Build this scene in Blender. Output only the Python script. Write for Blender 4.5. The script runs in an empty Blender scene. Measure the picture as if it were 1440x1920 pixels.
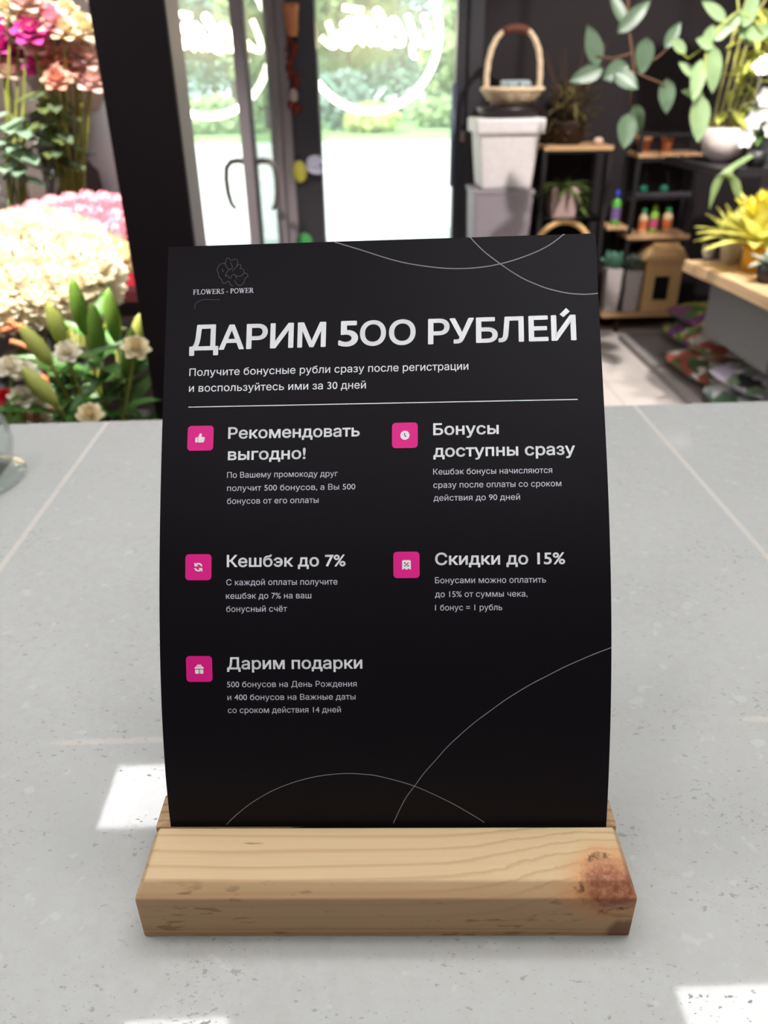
import bpy, bmesh, math, random
from math import sin, cos, pi, radians, sqrt
from mathutils import Vector, Matrix
random.seed(11)
scene = bpy.context.scene
COL = scene.collection

# ------------------------------------------------------------------ camera
ZC, Z0 = 1.293, 0.95                      # eye height, counter height
PITCH, YAW, ROLL, F = radians(29.0), radians(1.6), 0.0135, 1442.0
FWD = Vector((sin(YAW)*cos(PITCH), cos(YAW)*cos(PITCH), -sin(PITCH)))
R0 = Vector((cos(YAW), -sin(YAW), 0.0)); U0 = R0.cross(FWD)
RT = (R0*cos(ROLL) - U0*sin(ROLL)).normalized(); UP = (U0*cos(ROLL) + R0*sin(ROLL)).normalized()
CAM = Vector((0.0, 0.0, ZC))
cd = bpy.data.cameras.new('camera'); cam = bpy.data.objects.new('camera', cd); COL.objects.link(cam)
cam.matrix_world = Matrix((( RT.x, UP.x, -FWD.x, CAM.x), (RT.y, UP.y, -FWD.y, CAM.y), (RT.z, UP.z, -FWD.z, CAM.z), (0, 0, 0, 1)))
cd.sensor_fit = 'VERTICAL'; cd.sensor_height = 36.0; cd.sensor_width = 27.0
cd.lens = F/1920.0*36.0
cd.clip_start = 0.01; cd.clip_end = 300.0
cd.dof.use_dof = True; cd.dof.focus_distance = 0.358; cd.dof.aperture_fstop = 10.2
scene.camera = cam

def at(px, py, Y):
    """world point on the vertical plane at distance Y that the photo shows at (px, py)"""
    d = FWD + RT*((px-720)/F) - UP*((py-960)/F)
    return CAM + d*(Y/d.y)

def onz(px, py, z):
    """world point at height z that the photo shows at (px, py)"""
    d = FWD + RT*((px-720)/F) - UP*((py-960)/F)
    return CAM + d*((z-ZC)/d.z)

# ------------------------------------------------------------------ world, sun, exposure
w = bpy.data.worlds.new('sky'); scene.world = w; w.use_nodes = True
bg = w.node_tree.nodes['Background']; bg.inputs['Color'].default_value = (0.80, 0.92, 1.0, 1); bg.inputs['Strength'].default_value = 2.9
sd = bpy.data.lights.new('sun', 'SUN'); sd.energy = 8.0; sd.angle = radians(0.6); sd.color = (1.0, 0.95, 0.86)
sun = bpy.data.objects.new('sun', sd); COL.objects.link(sun)
sun.rotation_euler = Vector((0.42, 0.62, -0.66)).to_track_quat('-Z', 'Y').to_euler()
sun.location = (-4, -6, 12)
vs = scene.view_settings
vs.view_transform = 'Standard'; vs.look = 'None'; vs.gamma = 1.0; vs.exposure = 0.0; vs.use_curve_mapping = False
PANEL_L = 21.5

# ------------------------------------------------------------------ helpers
class MB:
    def __init__(s): s.v = []; s.f = []
    def add(s, vs, fs):
        b = len(s.v); s.v += [tuple(p) for p in vs]; s.f += [tuple(b+i for i in f) for f in fs]; return s
    def box(s, a, b):
        (x0,y0,z0),(x1,y1,z1) = a, b
        return s.add([(x0,y0,z0),(x1,y0,z0),(x1,y1,z0),(x0,y1,z0),(x0,y0,z1),(x1,y0,z1),(x1,y1,z1),(x0,y1,z1)],
                     [(0,3,2,1),(4,5,6,7),(0,1,5,4),(1,2,6,5),(2,3,7,6),(3,0,4,7)])
    def frustum(s, c, z0, z1, a0, a1, b0=None, b1=None):
        b0 = a0 if b0 is None else b0; b1 = a1 if b1 is None else b1; x, y = c
        return s.add([(x-a0,y-b0,z0),(x+a0,y-b0,z0),(x+a0,y+b0,z0),(x-a0,y+b0,z0),(x-a1,y-b1,z1),(x+a1,y-b1,z1),(x+a1,y+b1,z1),(x-a1,y+b1,z1)],
                     [(0,3,2,1),(4,5,6,7),(0,1,5,4),(1,2,6,5),(2,3,7,6),(3,0,4,7)])
    def tube(s, pts, r, n=8, cap=True):
        pts = [Vector(p) for p in pts]; m = len(pts)
        rs = r if isinstance(r, (list, tuple)) else [r]*m
        vs = []; up = None
        for i, p in enumerate(pts):
            t = (pts[min(i+1, m-1)] - pts[max(i-1, 0)]).normalized()
            if up is None:
                up = Vector((0,0,1)) if abs(t.z) < .9 else Vector((1,0,0))
            a = (up - t*up.dot(t)).normalized(); b = t.cross(a); up = a
            for k in range(n):
                q = 2*pi*k/n; vs.append(p + (a*cos(q) + b*sin(q))*rs[i])
        fs = [(i*n+k, i*n+(k+1) % n, (i+1)*n+(k+1) % n, (i+1)*n+k) for i in range(m-1) for k in range(n)]
        if cap: fs += [tuple(range(n-1, -1, -1)), tuple((m-1)*n+k for k in range(n))]
        return s.add(vs, fs)
    def lathe(s, prof, c=(0,0,0), n=28, close=True):
        m = len(prof); vs = []
        for r, z in prof:
            for k in range(n):
                q = 2*pi*k/n; vs.append((c[0]+r*cos(q), c[1]+r*sin(q), c[2]+z))
        fs = [(i*n+k, i*n+(k+1) % n, (i+1)*n+(k+1) % n, (i+1)*n+k) for i in range(m-1) for k in range(n)]
        if close: fs += [tuple(range(n-1, -1, -1)), tuple((m-1)*n+k for k in range(n))]
        return s.add(vs, fs)
    def grid(s, fn, nu, nv):
        vs = [fn(i/nu, j/nv) for j in range(nv+1) for i in range(nu+1)]
        fs = [(j*(nu+1)+i, j*(nu+1)+i+1, (j+1)*(nu+1)+i+1, (j+1)*(nu+1)+i) for j in range(nv) for i in range(nu)]
        return s.add(vs, fs)
    def leaf(s, base, d, L, W, normal=(0,0,1), bend=0.25, fold=0.12, tip=0.55):
        """a leaf blade from base along d; pointed, folded on its midrib, drooping by bend"""
        d = Vector(d).normalized(); nrm = Vector(normal); nrm = nrm - d*nrm.dot(d)
        if nrm.length < 1e-4: nrm = Vector((1,0,0)) - d*d.x
        nrm.normalize(); side = d.cross(nrm); base = Vector(base)
        def fn(u, v):
            wv = W*0.5*(sin(pi*min(1, v**0.8))**0.75 if v < .999 else 0)
            x = (u*2-1)*wv
            return base + d*(L*v) + side*x + nrm*(abs(u*2-1)*fold*W - bend*L*v*v)
        return s.grid(fn, 4, 7)
    def ball(s, c, r, n=10, m=7, sq=(1,1,1)):
        prof = [(max(1e-4, sin(pi*i/m)), -cos(pi*i/m)) for i in range(m+1)]
        t = MB().lathe(prof, n=n, close=False)
        return s.add([(c[0]+x*r*sq[0], c[1]+y*r*sq[1], c[2]+z*r*sq[2]) for x, y, z in t.v], t.f)
    def xf(s, M):
        s.v = [tuple(M @ Vector(p)) for p in s.v]; return s

def obj(name, mb, m, parent=None, smooth=False, bevel=0, solid=0, subsurf=0):
    me = bpy.data.meshes.new(name); me.from_pydata(mb.v, [], mb.f); me.validate(); me.update()
    bm = bmesh.new(); bm.from_mesh(me); bmesh.ops.recalc_face_normals(bm, faces=bm.faces); bm.to_mesh(me); bm.free()
    o = bpy.data.objects.new(name, me); COL.objects.link(o)
    if m: me.materials.append(m)
    if smooth:
        for p in me.polygons: p.use_smooth = True
    if solid:
        md = o.modifiers.new('thick', 'SOLIDIFY'); md.thickness = solid; md.offset = 0
    if bevel:
        md = o.modifiers.new('bevel', 'BEVEL'); md.width = bevel; md.segments = 2; md.limit_method = 'ANGLE'
    if subsurf:
        md = o.modifiers.new('sub', 'SUBSURF'); md.levels = subsurf; md.render_levels = subsurf
    if parent: o.parent = parent
    return o
def tag(o, label, cat, group=None, kind=None):
    o['label'] = label; o['category'] = cat
    if group: o['group'] = group
    if kind: o['kind'] = kind
    return o
def thing(name, label, cat, loc=(0,0,0), rz=0.0, group=None, rot=None):
    o = bpy.data.objects.new(name, None); COL.objects.link(o); o.empty_display_size = 0.02
    o.location = loc; o.rotation_euler = rot if rot else (0, 0, rz)
    return tag(o, label, cat, group)
def struct(name, mb, m, parent=None, **k):
    o = obj(name, mb, m, parent, **k)
    if not parent: o['kind'] = 'structure'
    return o
def dup(root, loc=None, rot=None, label=None, scale=None, group=None):
    def cp(o, par):
        c = o.copy(); COL.objects.link(c); c.parent = par
        for ch in list(o.children): cp(ch, c)
        return c
    r = cp(root, None)
    if loc is not None: r.location = loc
    if rot is not None: r.rotation_euler = rot
    if scale is not None: r.scale = (scale,)*3 if not isinstance(scale, (tuple, list)) else scale
    if label: r['label'] = label
    if group: r['group'] = group
    return r

# ------------------------------------------------------------------ materials
def lin(c):
    return tuple(((x/255)/12.92 if x/255 <= .04045 else ((x/255+.055)/1.055)**2.4) for x in c)
def nodes(m): return m.node_tree.nodes, m.node_tree.links
MATS = {}
def mat(name, rgb, rough=0.6, spec=0.4, vary=0.12, scale=40.0, metal=0.0, trans=0.0, emit=None, strength=0.0, bump=0.0):
    """plain procedural material: base colour (photo sRGB) with a little noise in value"""
    if name in MATS: return MATS[name]
    m = bpy.data.materials.new(name); m.use_nodes = True; n, l = nodes(m)
    b = n['Principled BSDF']; c = lin(rgb)
    b.inputs['Roughness'].default_value = rough; b.inputs['Specular IOR Level'].default_value = spec; b.inputs['Metallic'].default_value = metal
    tc = n.new('ShaderNodeTexCoord'); nz = n.new('ShaderNodeTexNoise'); nz.inputs['Scale'].default_value = scale; nz.inputs['Detail'].default_value = 3
    l.new(tc.outputs['Object'], nz.inputs['Vector'])
    mx = n.new('ShaderNodeMix'); mx.data_type = 'RGBA'
    mx.inputs[6].default_value = tuple(x*(1-vary) for x in c)+(1,); mx.inputs[7].default_value = tuple(min(1, x*(1+vary)) for x in c)+(1,)
    l.new(nz.outputs['Fac'], mx.inputs[0]); l.new(mx.outputs[2], b.inputs['Base Color'])
    if trans:
        b.inputs['Subsurface Weight'].default_value = 0.0
        tr = n.new('ShaderNodeBsdfTranslucent'); l.new(mx.outputs[2], tr.inputs['Color'])
        ms = n.new('ShaderNodeMixShader'); ms.inputs[0].default_value = trans
        l.new(b.outputs[0], ms.inputs[1]); l.new(tr.outputs[0], ms.inputs[2]); l.new(ms.outputs[0], n['Material Output'].inputs['Surface'])
    if emit:
        b.inputs['Emission Color'].default_value = lin(emit)+(1,); b.inputs['Emission Strength'].default_value = strength
    if bump:
        bp = n.new('ShaderNodeBump'); bp.inputs['Strength'].default_value = bump; bp.inputs['Distance'].default_value = 0.002
        l.new(nz.outputs['Fac'], bp.inputs['Height']); l.new(bp.outputs[0], b.inputs['Normal'])
    MATS[name] = m; return m
def glass_mat(name, tint=(0.93,0.96,0.95), rough=0.0, ior=1.45, haze=0.0):
    m = bpy.data.materials.new(name); m.use_nodes = True; n, l = nodes(m)
    n.remove(n['Principled BSDF'])
    lw = n.new('ShaderNodeLayerWeight'); lw.inputs['Blend'].default_value = 0.5
    f0 = ((ior-1)/(ior+1))**2
    fac = mathn(n, l, 'ADD', mathn(n, l, 'MULTIPLY', mathn(n, l, 'POWER', lw.outputs['Facing'], 5.0), 1-f0), f0)
    tr = n.new('ShaderNodeBsdfTransparent'); tr.inputs['Color'].default_value = tint+(1,)
    gl = n.new('ShaderNodeBsdfGlossy'); gl.inputs['Roughness'].default_value = rough
    ms = n.new('ShaderNodeMixShader'); l.new(fac, ms.inputs[0]); l.new(tr.outputs[0], ms.inputs[1]); l.new(gl.outputs[0], ms.inputs[2])
    out = ms.outputs[0]
    if haze:                                   # pale translucent mix that paints hazy glare over the view outside
        dt = n.new('ShaderNodeBsdfTranslucent'); dt.inputs['Color'].default_value = (0.9, 0.92, 0.9, 1)
        m2 = n.new('ShaderNodeMixShader'); m2.inputs[0].default_value = haze; l.new(out, m2.inputs[1]); l.new(dt.outputs[0], m2.inputs[2]); out = m2.outputs[0]
    l.new(out, n['Material Output'].inputs['Surface']); return m
def mathn(n, l, op, a, b=None, c=None, clamp=False):
    x = n.new('ShaderNodeMath'); x.operation = op; x.use_clamp = clamp
    for i, v in enumerate((a, b, c)):
        if v is None: continue
        if isinstance(v, (int, float)): x.inputs[i].default_value = v
        else: l.new(v, x.inputs[i])
    return x.outputs[0]
def ramp(n, l, fac, stops):
    r = n.new('ShaderNodeValToRGB'); e = r.color_ramp.elements
    while len(e) < len(stops): e.new(0.5)
    for i, (p, c) in enumerate(stops):
        e[i].position = p; e[i].color = (c if len(c) == 4 else tuple(c)+(1,))
    l.new(fac, r.inputs[0]); return r.outputs[0]
def noise(n, l, vec, scale, detail=3, rough=0.5, sc=None):
    if sc is not None:
        mp = n.new('ShaderNodeMapping'); mp.inputs['Scale'].default_value = sc; l.new(vec, mp.inputs['Vector']); vec = mp.outputs[0]
    z = n.new('ShaderNodeTexNoise'); z.inputs['Scale'].default_value = scale; z.inputs['Detail'].default_value = detail; z.inputs['Roughness'].default_value = rough
    l.new(vec, z.inputs['Vector']); return z.outputs['Fac']
def mixc(n, l, fac, a, b, mode='MIX'):
    x = n.new('ShaderNodeMix'); x.data_type = 'RGBA'; x.blend_type = mode
    for i, v in ((0, fac), (6, a), (7, b)):
        if isinstance(v, (int, float)): x.inputs[i].default_value = v
        elif isinstance(v, tuple): x.inputs[i].default_value = v if len(v) == 4 else v+(1,)
        else: l.new(v, x.inputs[i])
    return x.outputs[2]

def stone_mat():
    """polished porcelain: pale grey, tiny pits that do not shine, beige grout lines"""
    m = bpy.data.materials.new('counter_stone'); m.use_nodes = True; n, l = nodes(m); b = n['Principled BSDF']
    tc = n.new('ShaderNodeTexCoord'); p = tc.outputs['Object']
    cloud = noise(n, l, p, 5.0, 5, 0.55); fine = noise(n, l, p, 170.0, 3, 0.6)
    base = mixc(n, l, cloud, lin((168,168,164)), lin((186,185,180)))
    base = mixc(n, l, ramp(n, l, fine, [(0.35,(0,0,0)),(0.65,(1,1,1))]), base, lin((180,182,179)))
    wv = n.new('ShaderNodeMapping'); wv.inputs['Rotation'].default_value = (0,0,0.7); wv.inputs['Scale'].default_value = (1,1.7,1); l.new(p, wv.inputs['Vector'])
    pit = noise(n, l, wv.outputs[0], 205.0, 3, 0.55); zone = noise(n, l, p, 16.0, 2, 0.5)
    pv = mathn(n, l, 'ADD', pit, mathn(n, l, 'MULTIPLY', zone, 0.28))
    pm = ramp(n, l, pv, [(0.785,(0,0,0)),(0.84,(1,1,1))])
    pit2 = noise(n, l, wv.outputs[0], 420.0, 2, 0.5)
    pm2 = ramp(n, l, mathn(n, l, 'ADD', pit2, mathn(n, l, 'MULTIPLY', zone, 0.22)), [(0.765,(0,0,0)),(0.82,(1,1,1))])
    pitm = mathn(n, l, 'MAXIMUM', pm, mathn(n, l, 'MULTIPLY', pm2, 0.8))
    base = mixc(n, l, mathn(n, l, 'MULTIPLY', pitm, 0.48), base, lin((112,114,108)))
    lite = ramp(n, l, noise(n, l, p, 90.0, 2, 0.5), [(0.66,(0,0,0)),(0.72,(1,1,1))])
    base = mixc(n, l, mathn(n, l, 'MULTIPLY', lite, 0.5), base, lin((194,196,192)))
    sx = n.new('ShaderNodeSeparateXYZ'); l.new(p, sx.inputs[0])
    gx = mathn(n, l, 'ABSOLUTE', mathn(n, l, 'SUBTRACT', mathn(n, l, 'PINGPONG', mathn(n, l, 'ADD', sx.outputs[0], 0.301), 0.3155), 0.0))
    gy = mathn(n, l, 'ABSOLUTE', mathn(n, l, 'PINGPONG', mathn(n, l, 'SUBTRACT', sx.outputs[1], 0.3435), 0.63))
    gxm = ramp(n, l, gx, [(0.0014,(1,1,1)),(0.0024,(0,0,0))])
    gym = mathn(n, l, 'MULTIPLY', ramp(n, l, gy, [(0.0010,(1,1,1)),(0.0020,(0,0,0))]), ramp(n, l, noise(n, l, p, 14.0, 2), [(0.42,(0.1,)*3),(0.6,(0.9,)*3)]))
    g = mathn(n, l, 'MAXIMUM', gxm, gym)
    base = mixc(n, l, mathn(n, l, 'MULTIPLY', g, 0.5), base, lin((202,194,178)))
    l.new(base, b.inputs['Base Color'])
    b.inputs['IOR'].default_value = 1.34; b.inputs['Specular IOR Level'].default_value = 0.5
    rg = mathn(n, l, 'MAXIMUM', mathn(n, l, 'MULTIPLY', pitm, 0.9), mathn(n, l, 'MULTIPLY', g, 0.7))
    l.new(mathn(n, l, 'ADD', rg, 0.035, clamp=True), b.inputs['Roughness'])
    l.new(mathn(n, l, 'SUBTRACT', 0.5, mathn(n, l, 'MULTIPLY', pitm, 0.5)), b.inputs['Specular IOR Level'])
    bp = n.new('ShaderNodeBump'); bp.inputs['Strength'].default_value = 0.25; bp.inputs['Distance'].default_value = 0.0006; bp.invert = True
    l.new(pitm, bp.inputs['Height']); l.new(bp.outputs[0], b.inputs['Normal'])
    return m

def wood_mat(name, light, dark, ring=0.0062, axis=0, knot=None, stretch=1.0, flecks=True, phase=0.0, front_brown_shade=None):
    """softwood with growth rings that run along one axis, flecks, and an optional knot"""
    m = bpy.data.materials.new(name); m.use_nodes = True; n, l = nodes(m); b = n['Principled BSDF']
    tc = n.new('ShaderNodeTexCoord'); p = tc.outputs['Object']
    sx = n.new('ShaderNodeSeparateXYZ'); l.new(p, sx.inputs[0])
    al = sx.outputs[axis]; c1 = sx.outputs[(axis+1) % 3]; c2 = sx.outputs[(axis+2) % 3]
    sc = [70*stretch]*3; sc[axis] = 7*stretch
    wob = noise(n, l, p, 1.0, 3, 0.5, tuple(x*0.45 for x in sc)); fib = noise(n, l, p, 1.0, 4, 0.6, tuple(x*(1.2 if i == axis else 9) for i, x in enumerate(sc)))
    t = mathn(n, l, 'ADD', mathn(n, l, 'MULTIPLY', c1, 1.0), mathn(n, l, 'MULTIPLY', c2, 0.85))
    t = mathn(n, l, 'ADD', t, mathn(n, l, 'MULTIPLY', wob, ring*2.2))
    if knot:
        kx, ky, kz, kr = knot
        dx = mathn(n, l, 'SUBTRACT', sx.outputs[0], kx); dy = mathn(n, l, 'SUBTRACT', sx.outputs[1], ky); dz = mathn(n, l, 'SUBTRACT', sx.outputs[2], kz)
        d = mathn(n, l, 'SQRT', mathn(n, l, 'ADD', mathn(n, l, 'ADD', mathn(n, l, 'MULTIPLY', mathn(n, l, 'MULTIPLY', dx, dx), 0.72), mathn(n, l, 'MULTIPLY', dy, dy)), mathn(n, l, 'MULTIPLY', mathn(n, l, 'MULTIPLY', dz, dz), 1.3)))
        d = mathn(n, l, 'ADD', d, mathn(n, l, 'MULTIPLY', mathn(n, l, 'SUBTRACT', noise(n, l, p, 80.0, 5, 0.68), 0.5), kr*1.0))
        e = mathn(n, l, 'POWER', 2.718, mathn(n, l, 'MULTIPLY', mathn(n, l, 'MULTIPLY', d, d), -1.0/(2.6*kr)**2))
        t = mathn(n, l, 'SUBTRACT', t, mathn(n, l, 'MULTIPLY', e, ring*2.6))
    s = mathn(n, l, 'FRACT', mathn(n, l, 'ADD', mathn(n, l, 'DIVIDE', t, ring), phase))
    late = ramp(n, l, s, [(0.0,(0.0,)*3),(0.62,(0.10,)*3),(0.86,(1,1,1)),(0.93,(0.55,)*3),(1.0,(0,0,0))])
    amp = ramp(n, l, noise(n, l, p, 1.0, 2, 0.5, tuple(x*0.25 for x in sc)), [(0.3,(0.25,)*3),(0.7,(0.85,)*3)])
    col = mixc(n, l, mathn(n, l, 'MULTIPLY', late, amp), lin(light), lin(dark))
    col = mixc(n, l, mathn(n, l, 'MULTIPLY', ramp(n, l, fib, [(0.35,(0,0,0)),(0.7,(1,1,1))]), 0.22), col, lin(tuple(x*0.88 for x in light)))
    if front_brown_shade:  # front browned: part wood tone, part its shade mixed into the colour
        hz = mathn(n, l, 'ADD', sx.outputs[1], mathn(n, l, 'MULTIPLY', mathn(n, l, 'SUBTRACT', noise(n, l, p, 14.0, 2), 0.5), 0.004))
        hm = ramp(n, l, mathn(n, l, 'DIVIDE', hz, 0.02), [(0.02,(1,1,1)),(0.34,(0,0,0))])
        col = mixc(n, l, mathn(n, l, 'MULTIPLY', hm, 0.72), col, lin(front_brown_shade))
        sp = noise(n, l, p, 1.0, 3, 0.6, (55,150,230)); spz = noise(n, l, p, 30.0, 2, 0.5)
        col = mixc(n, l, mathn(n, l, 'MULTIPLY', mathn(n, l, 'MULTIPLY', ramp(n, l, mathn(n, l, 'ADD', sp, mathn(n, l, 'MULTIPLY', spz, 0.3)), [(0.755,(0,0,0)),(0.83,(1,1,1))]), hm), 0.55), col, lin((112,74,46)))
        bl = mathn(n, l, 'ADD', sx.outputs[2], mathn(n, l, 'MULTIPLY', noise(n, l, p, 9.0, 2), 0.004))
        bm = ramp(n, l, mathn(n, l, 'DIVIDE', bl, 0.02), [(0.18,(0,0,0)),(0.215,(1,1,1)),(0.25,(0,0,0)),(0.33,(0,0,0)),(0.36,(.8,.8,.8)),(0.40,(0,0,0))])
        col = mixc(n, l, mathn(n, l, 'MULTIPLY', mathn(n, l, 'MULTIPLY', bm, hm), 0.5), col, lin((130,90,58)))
    if flecks:
        f = noise(n, l, p, 1.0, 2, 0.5, tuple(x*(6 if i == axis else 3.4) for i, x in enumerate(sc)))
        zone = noise(n, l, p, 22.0, 2, 0.5)
        fm = ramp(n, l, mathn(n, l, 'ADD', f, mathn(n, l, 'MULTIPLY', zone, 0.25)), [(0.83,(0,0,0)),(0.90,(1,1,1))])
        col = mixc(n, l, mathn(n, l, 'MULTIPLY', fm, 0.6), col, lin((92,62,38)))
    if knot:
        halo = ramp(n, l, mathn(n, l, 'DIVIDE', d, kr*2.0), [(0.40,(1,1,1)),(0.80,(0,0,0))])
        col = mixc(n, l, mathn(n, l, 'MULTIPLY', halo, 0.75), col, lin((196,134,84)))
        core = ramp(n, l, mathn(n, l, 'DIVIDE', d, kr*2.0), [(0.30,(1,1,1)),(0.46,(0,0,0))])
        sw = noise(n, l, p, 260.0, 5, 0.7)
        cc = ramp(n, l, sw, [(0.3,lin((92,50,34))),(0.5,lin((142,86,60))),(0.68,lin((176,122,92)))])
        col = mixc(n, l, mathn(n, l, 'MULTIPLY', core, 0.9), col, cc)
        rim = ramp(n, l, mathn(n, l, 'DIVIDE', d, kr*2.0), [(0.40,(0,0,0)),(0.455,(1,1,1)),(0.50,(0,0,0))])
        col = mixc(n, l, mathn(n, l, 'MULTIPLY', rim, ramp(n, l, noise(n, l, p, 130.0, 3), [(0.45,(0,0,0)),(0.62,(0.9,)*3)])), col, lin((84,46,32)))
        k2 = n.new('ShaderNodeVectorMath'); k2.operation = 'DISTANCE'; l.new(p, k2.inputs[0]); k2.inputs[1].default_value = (0.1095, 0.001, 0.0035)
        kd = mathn(n, l, 'ADD', k2.outputs['Value'], mathn(n, l, 'MULTIPLY', mathn(n, l, 'SUBTRACT', noise(n, l, p, 150.0, 3), 0.5), 0.006))
        col = mixc(n, l, ramp(n, l, mathn(n, l, 'DIVIDE', kd, 0.02), [(0.34,(.85,)*3),(0.5,(0,0,0))]), col, lin((112,70,48)))
    l.new(col, b.inputs['Base Color']); b.inputs['Roughness'].default_value = 0.5; b.inputs['Specular IOR Level'].default_value = 0.3
    bp = n.new('ShaderNodeBump'); bp.inputs['Strength'].default_value = 0.15; bp.inputs['Distance'].default_value = 0.0004
    l.new(fib, bp.inputs['Height']); l.new(bp.outputs[0], b.inputs['Normal'])
    return m

def tile_floor_mat():
    m = bpy.data.materials.new('floor_tile'); m.use_nodes = True; n, l = nodes(m); b = n['Principled BSDF']
    tc = n.new('ShaderNodeTexCoord'); p = tc.outputs['Object']
    br = n.new('ShaderNodeTexBrick'); br.offset = 0; br.inputs['Scale'].default_value = 1.0
    for k, v in (('Brick Width', 0.6), ('Row Height', 0.6), ('Mortar Size', 0.003)): br.inputs[k].default_value = v
    br.inputs['Color1'].default_value = lin((202,192,186))+(1,); br.inputs['Color2'].default_value = lin((208,198,192))+(1,); br.inputs['Mortar'].default_value = lin((150,138,128))+(1,)
    l.new(p, br.inputs['Vector'])
    l.new(mixc(n, l, mathn(n, l, 'MULTIPLY', noise(n, l, p, 9, 4), 0.18), br.outputs['Color'], lin((180,168,158))), b.inputs['Base Color'])
    b.inputs['Roughness'].default_value = 0.45; return m
def slate_wall_mat():
    m = bpy.data.materials.new('grey_stone_wall'); m.use_nodes = True; n, l = nodes(m); b = n['Principled BSDF']
    tc = n.new('ShaderNodeTexCoord'); p = tc.outputs['Object']
    l.new(ramp(n, l, noise(n, l, p, 4.0, 6, 0.6), [(0.3,lin((88,76,70))),(0.7,lin((134,120,112)))]), b.inputs['Base Color'])
    b.inputs['Roughness'].default_value = 0.7; return m

M_BLACKWALL = mat('black_wall_paint', (42,35,37), 0.75, 0.3, 0.1, 6)
M_POST = mat('black_brown_post', (28,20,22), 0.7, 0.2, 0.1, 8)
M_FRAME = mat('dark_door_frame', (42,38,44), 0.45, 0.5, 0.08, 10)
M_FRAMEB = mat('grey_brown_door_frame', (134,124,128), 0.45, 0.5, 0.08, 10)
M_BLACKMETAL = mat('black_metal', (30,27,30), 0.5, 0.5, 0.1, 20)
M_CEIL = mat('dark_ceiling', (58,56,58), 0.8, 0.2, 0.08, 4)
M_STEM = mat('green_stem', (150,154,74), 0.5, 0.3, 0.25, 30)
M_LEAF = mat('rose_leaf', (84,102,60), 0.45, 0.4, 0.3, 30, trans=0.25)
M_GLASS = glass_mat('clear_pane', haze=0.05)
M_VASE = glass_mat('clear_vase_glass', (0.95,0.97,0.96), 0.0, 1.35)
# ================================================================== the room
struct('floor', MB().box((-3.2,-3.0,-0.1),(2.35,4.66,0)), tile_floor_mat())
struct('ceiling', MB().box((-3.3,-3.1,3.0),(2.45,4.9,3.1)), M_CEIL)
struct('wall_right', MB().box((2.3,-3.0,0),(2.4,4.9,3.0)), mat('plum_grey_wall', (104,90,94), 0.7, 0.3, 0.12, 5))
struct('wall_left', MB().box((-3.3,-3.0,0),(-3.2,4.9,3.0)), M_BLACKWALL)
struct('wall_back', MB().box((-3.2,-3.1,0),(2.3,-3.0,3.0)), mat('pale_back_wall', (150,146,148), 0.8, 0.3, 0.06, 5))
struct('wall_front', MB().box((-3.2,4.66,0),(-0.97,4.82,3.0)).box((0.665,4.66,0),(2.3,4.82,3.0)).box((-0.97,4.66,2.45),(0.665,4.82,3.0)), M_BLACKWALL)
struct('wall_partition', MB().box((-3.2,3.30,0),(-0.74,3.40,3.0)), slate_wall_mat())
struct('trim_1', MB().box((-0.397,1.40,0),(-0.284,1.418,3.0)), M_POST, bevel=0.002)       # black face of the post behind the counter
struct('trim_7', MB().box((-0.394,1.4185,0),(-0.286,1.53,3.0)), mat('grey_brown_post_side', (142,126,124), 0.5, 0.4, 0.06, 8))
struct('trim_2', MB().box((-0.335,4.62,0),(-0.187,4.80,2.45)), M_FRAME, bevel=0.004)       # mullion between the two glazings
# left glazing: frame and pane
wf = MB().box((-0.97,4.66,0),(-0.90,4.76,2.45)).box((-0.90,4.66,0),(-0.455,4.76,0.10)).box((-0.90,4.66,2.38),(-0.455,4.76,2.45))
w1 = struct('window_1', wf, M_FRAMEB)
struct('pane', MB().box((-0.90,4.70,0.10),(-0.455,4.708,2.38)), M_GLASS, w1)
# right glazed door in the facade
d1 = struct('door_1', MB().box((-0.187,4.66,0),(-0.182,4.74,2.45)).box((0.540,4.64,0),(0.600,4.74,2.45)).box((-0.187,4.66,0),(0.54,4.74,0.09)).box((-0.187,4.66,2.37),(0.54,4.74,2.45)), M_FRAME)
struct('pane', MB().box((-0.182,4.695,0.09),(0.540,4.703,2.37)), M_GLASS, d1)
struct('pull_handle', MB().tube([(0.528,4.60,0.80),(0.528,4.60,1.30)], 0.014, 10).tube([(0.528,4.60,0.90),(0.545,4.66,0.90)], 0.009, 8).tube([(0.528,4.60,1.22),(0.545,4.66,1.22)], 0.009, 8), mat('blue_grey_handle', (84,90,112), 0.35, 0.5), d1, smooth=True)
struct('lock_tag', MB().box((0.574,4.628,1.02),(0.594,4.64,1.075)), mat('beige_tag', (150,128,116), 0.5), d1)
struct('trim_3', MB().box((0.600,4.60,0),(0.675,4.80,2.45)), M_FRAME, bevel=0.004)
struct('trim_5', MB().box((-0.455,4.64,0),(-0.405,4.76,2.45)).box((-0.402,4.61,0),(-0.335,4.76,2.45)), M_FRAMEB, bevel=0.004)   # hinge jamb
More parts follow.
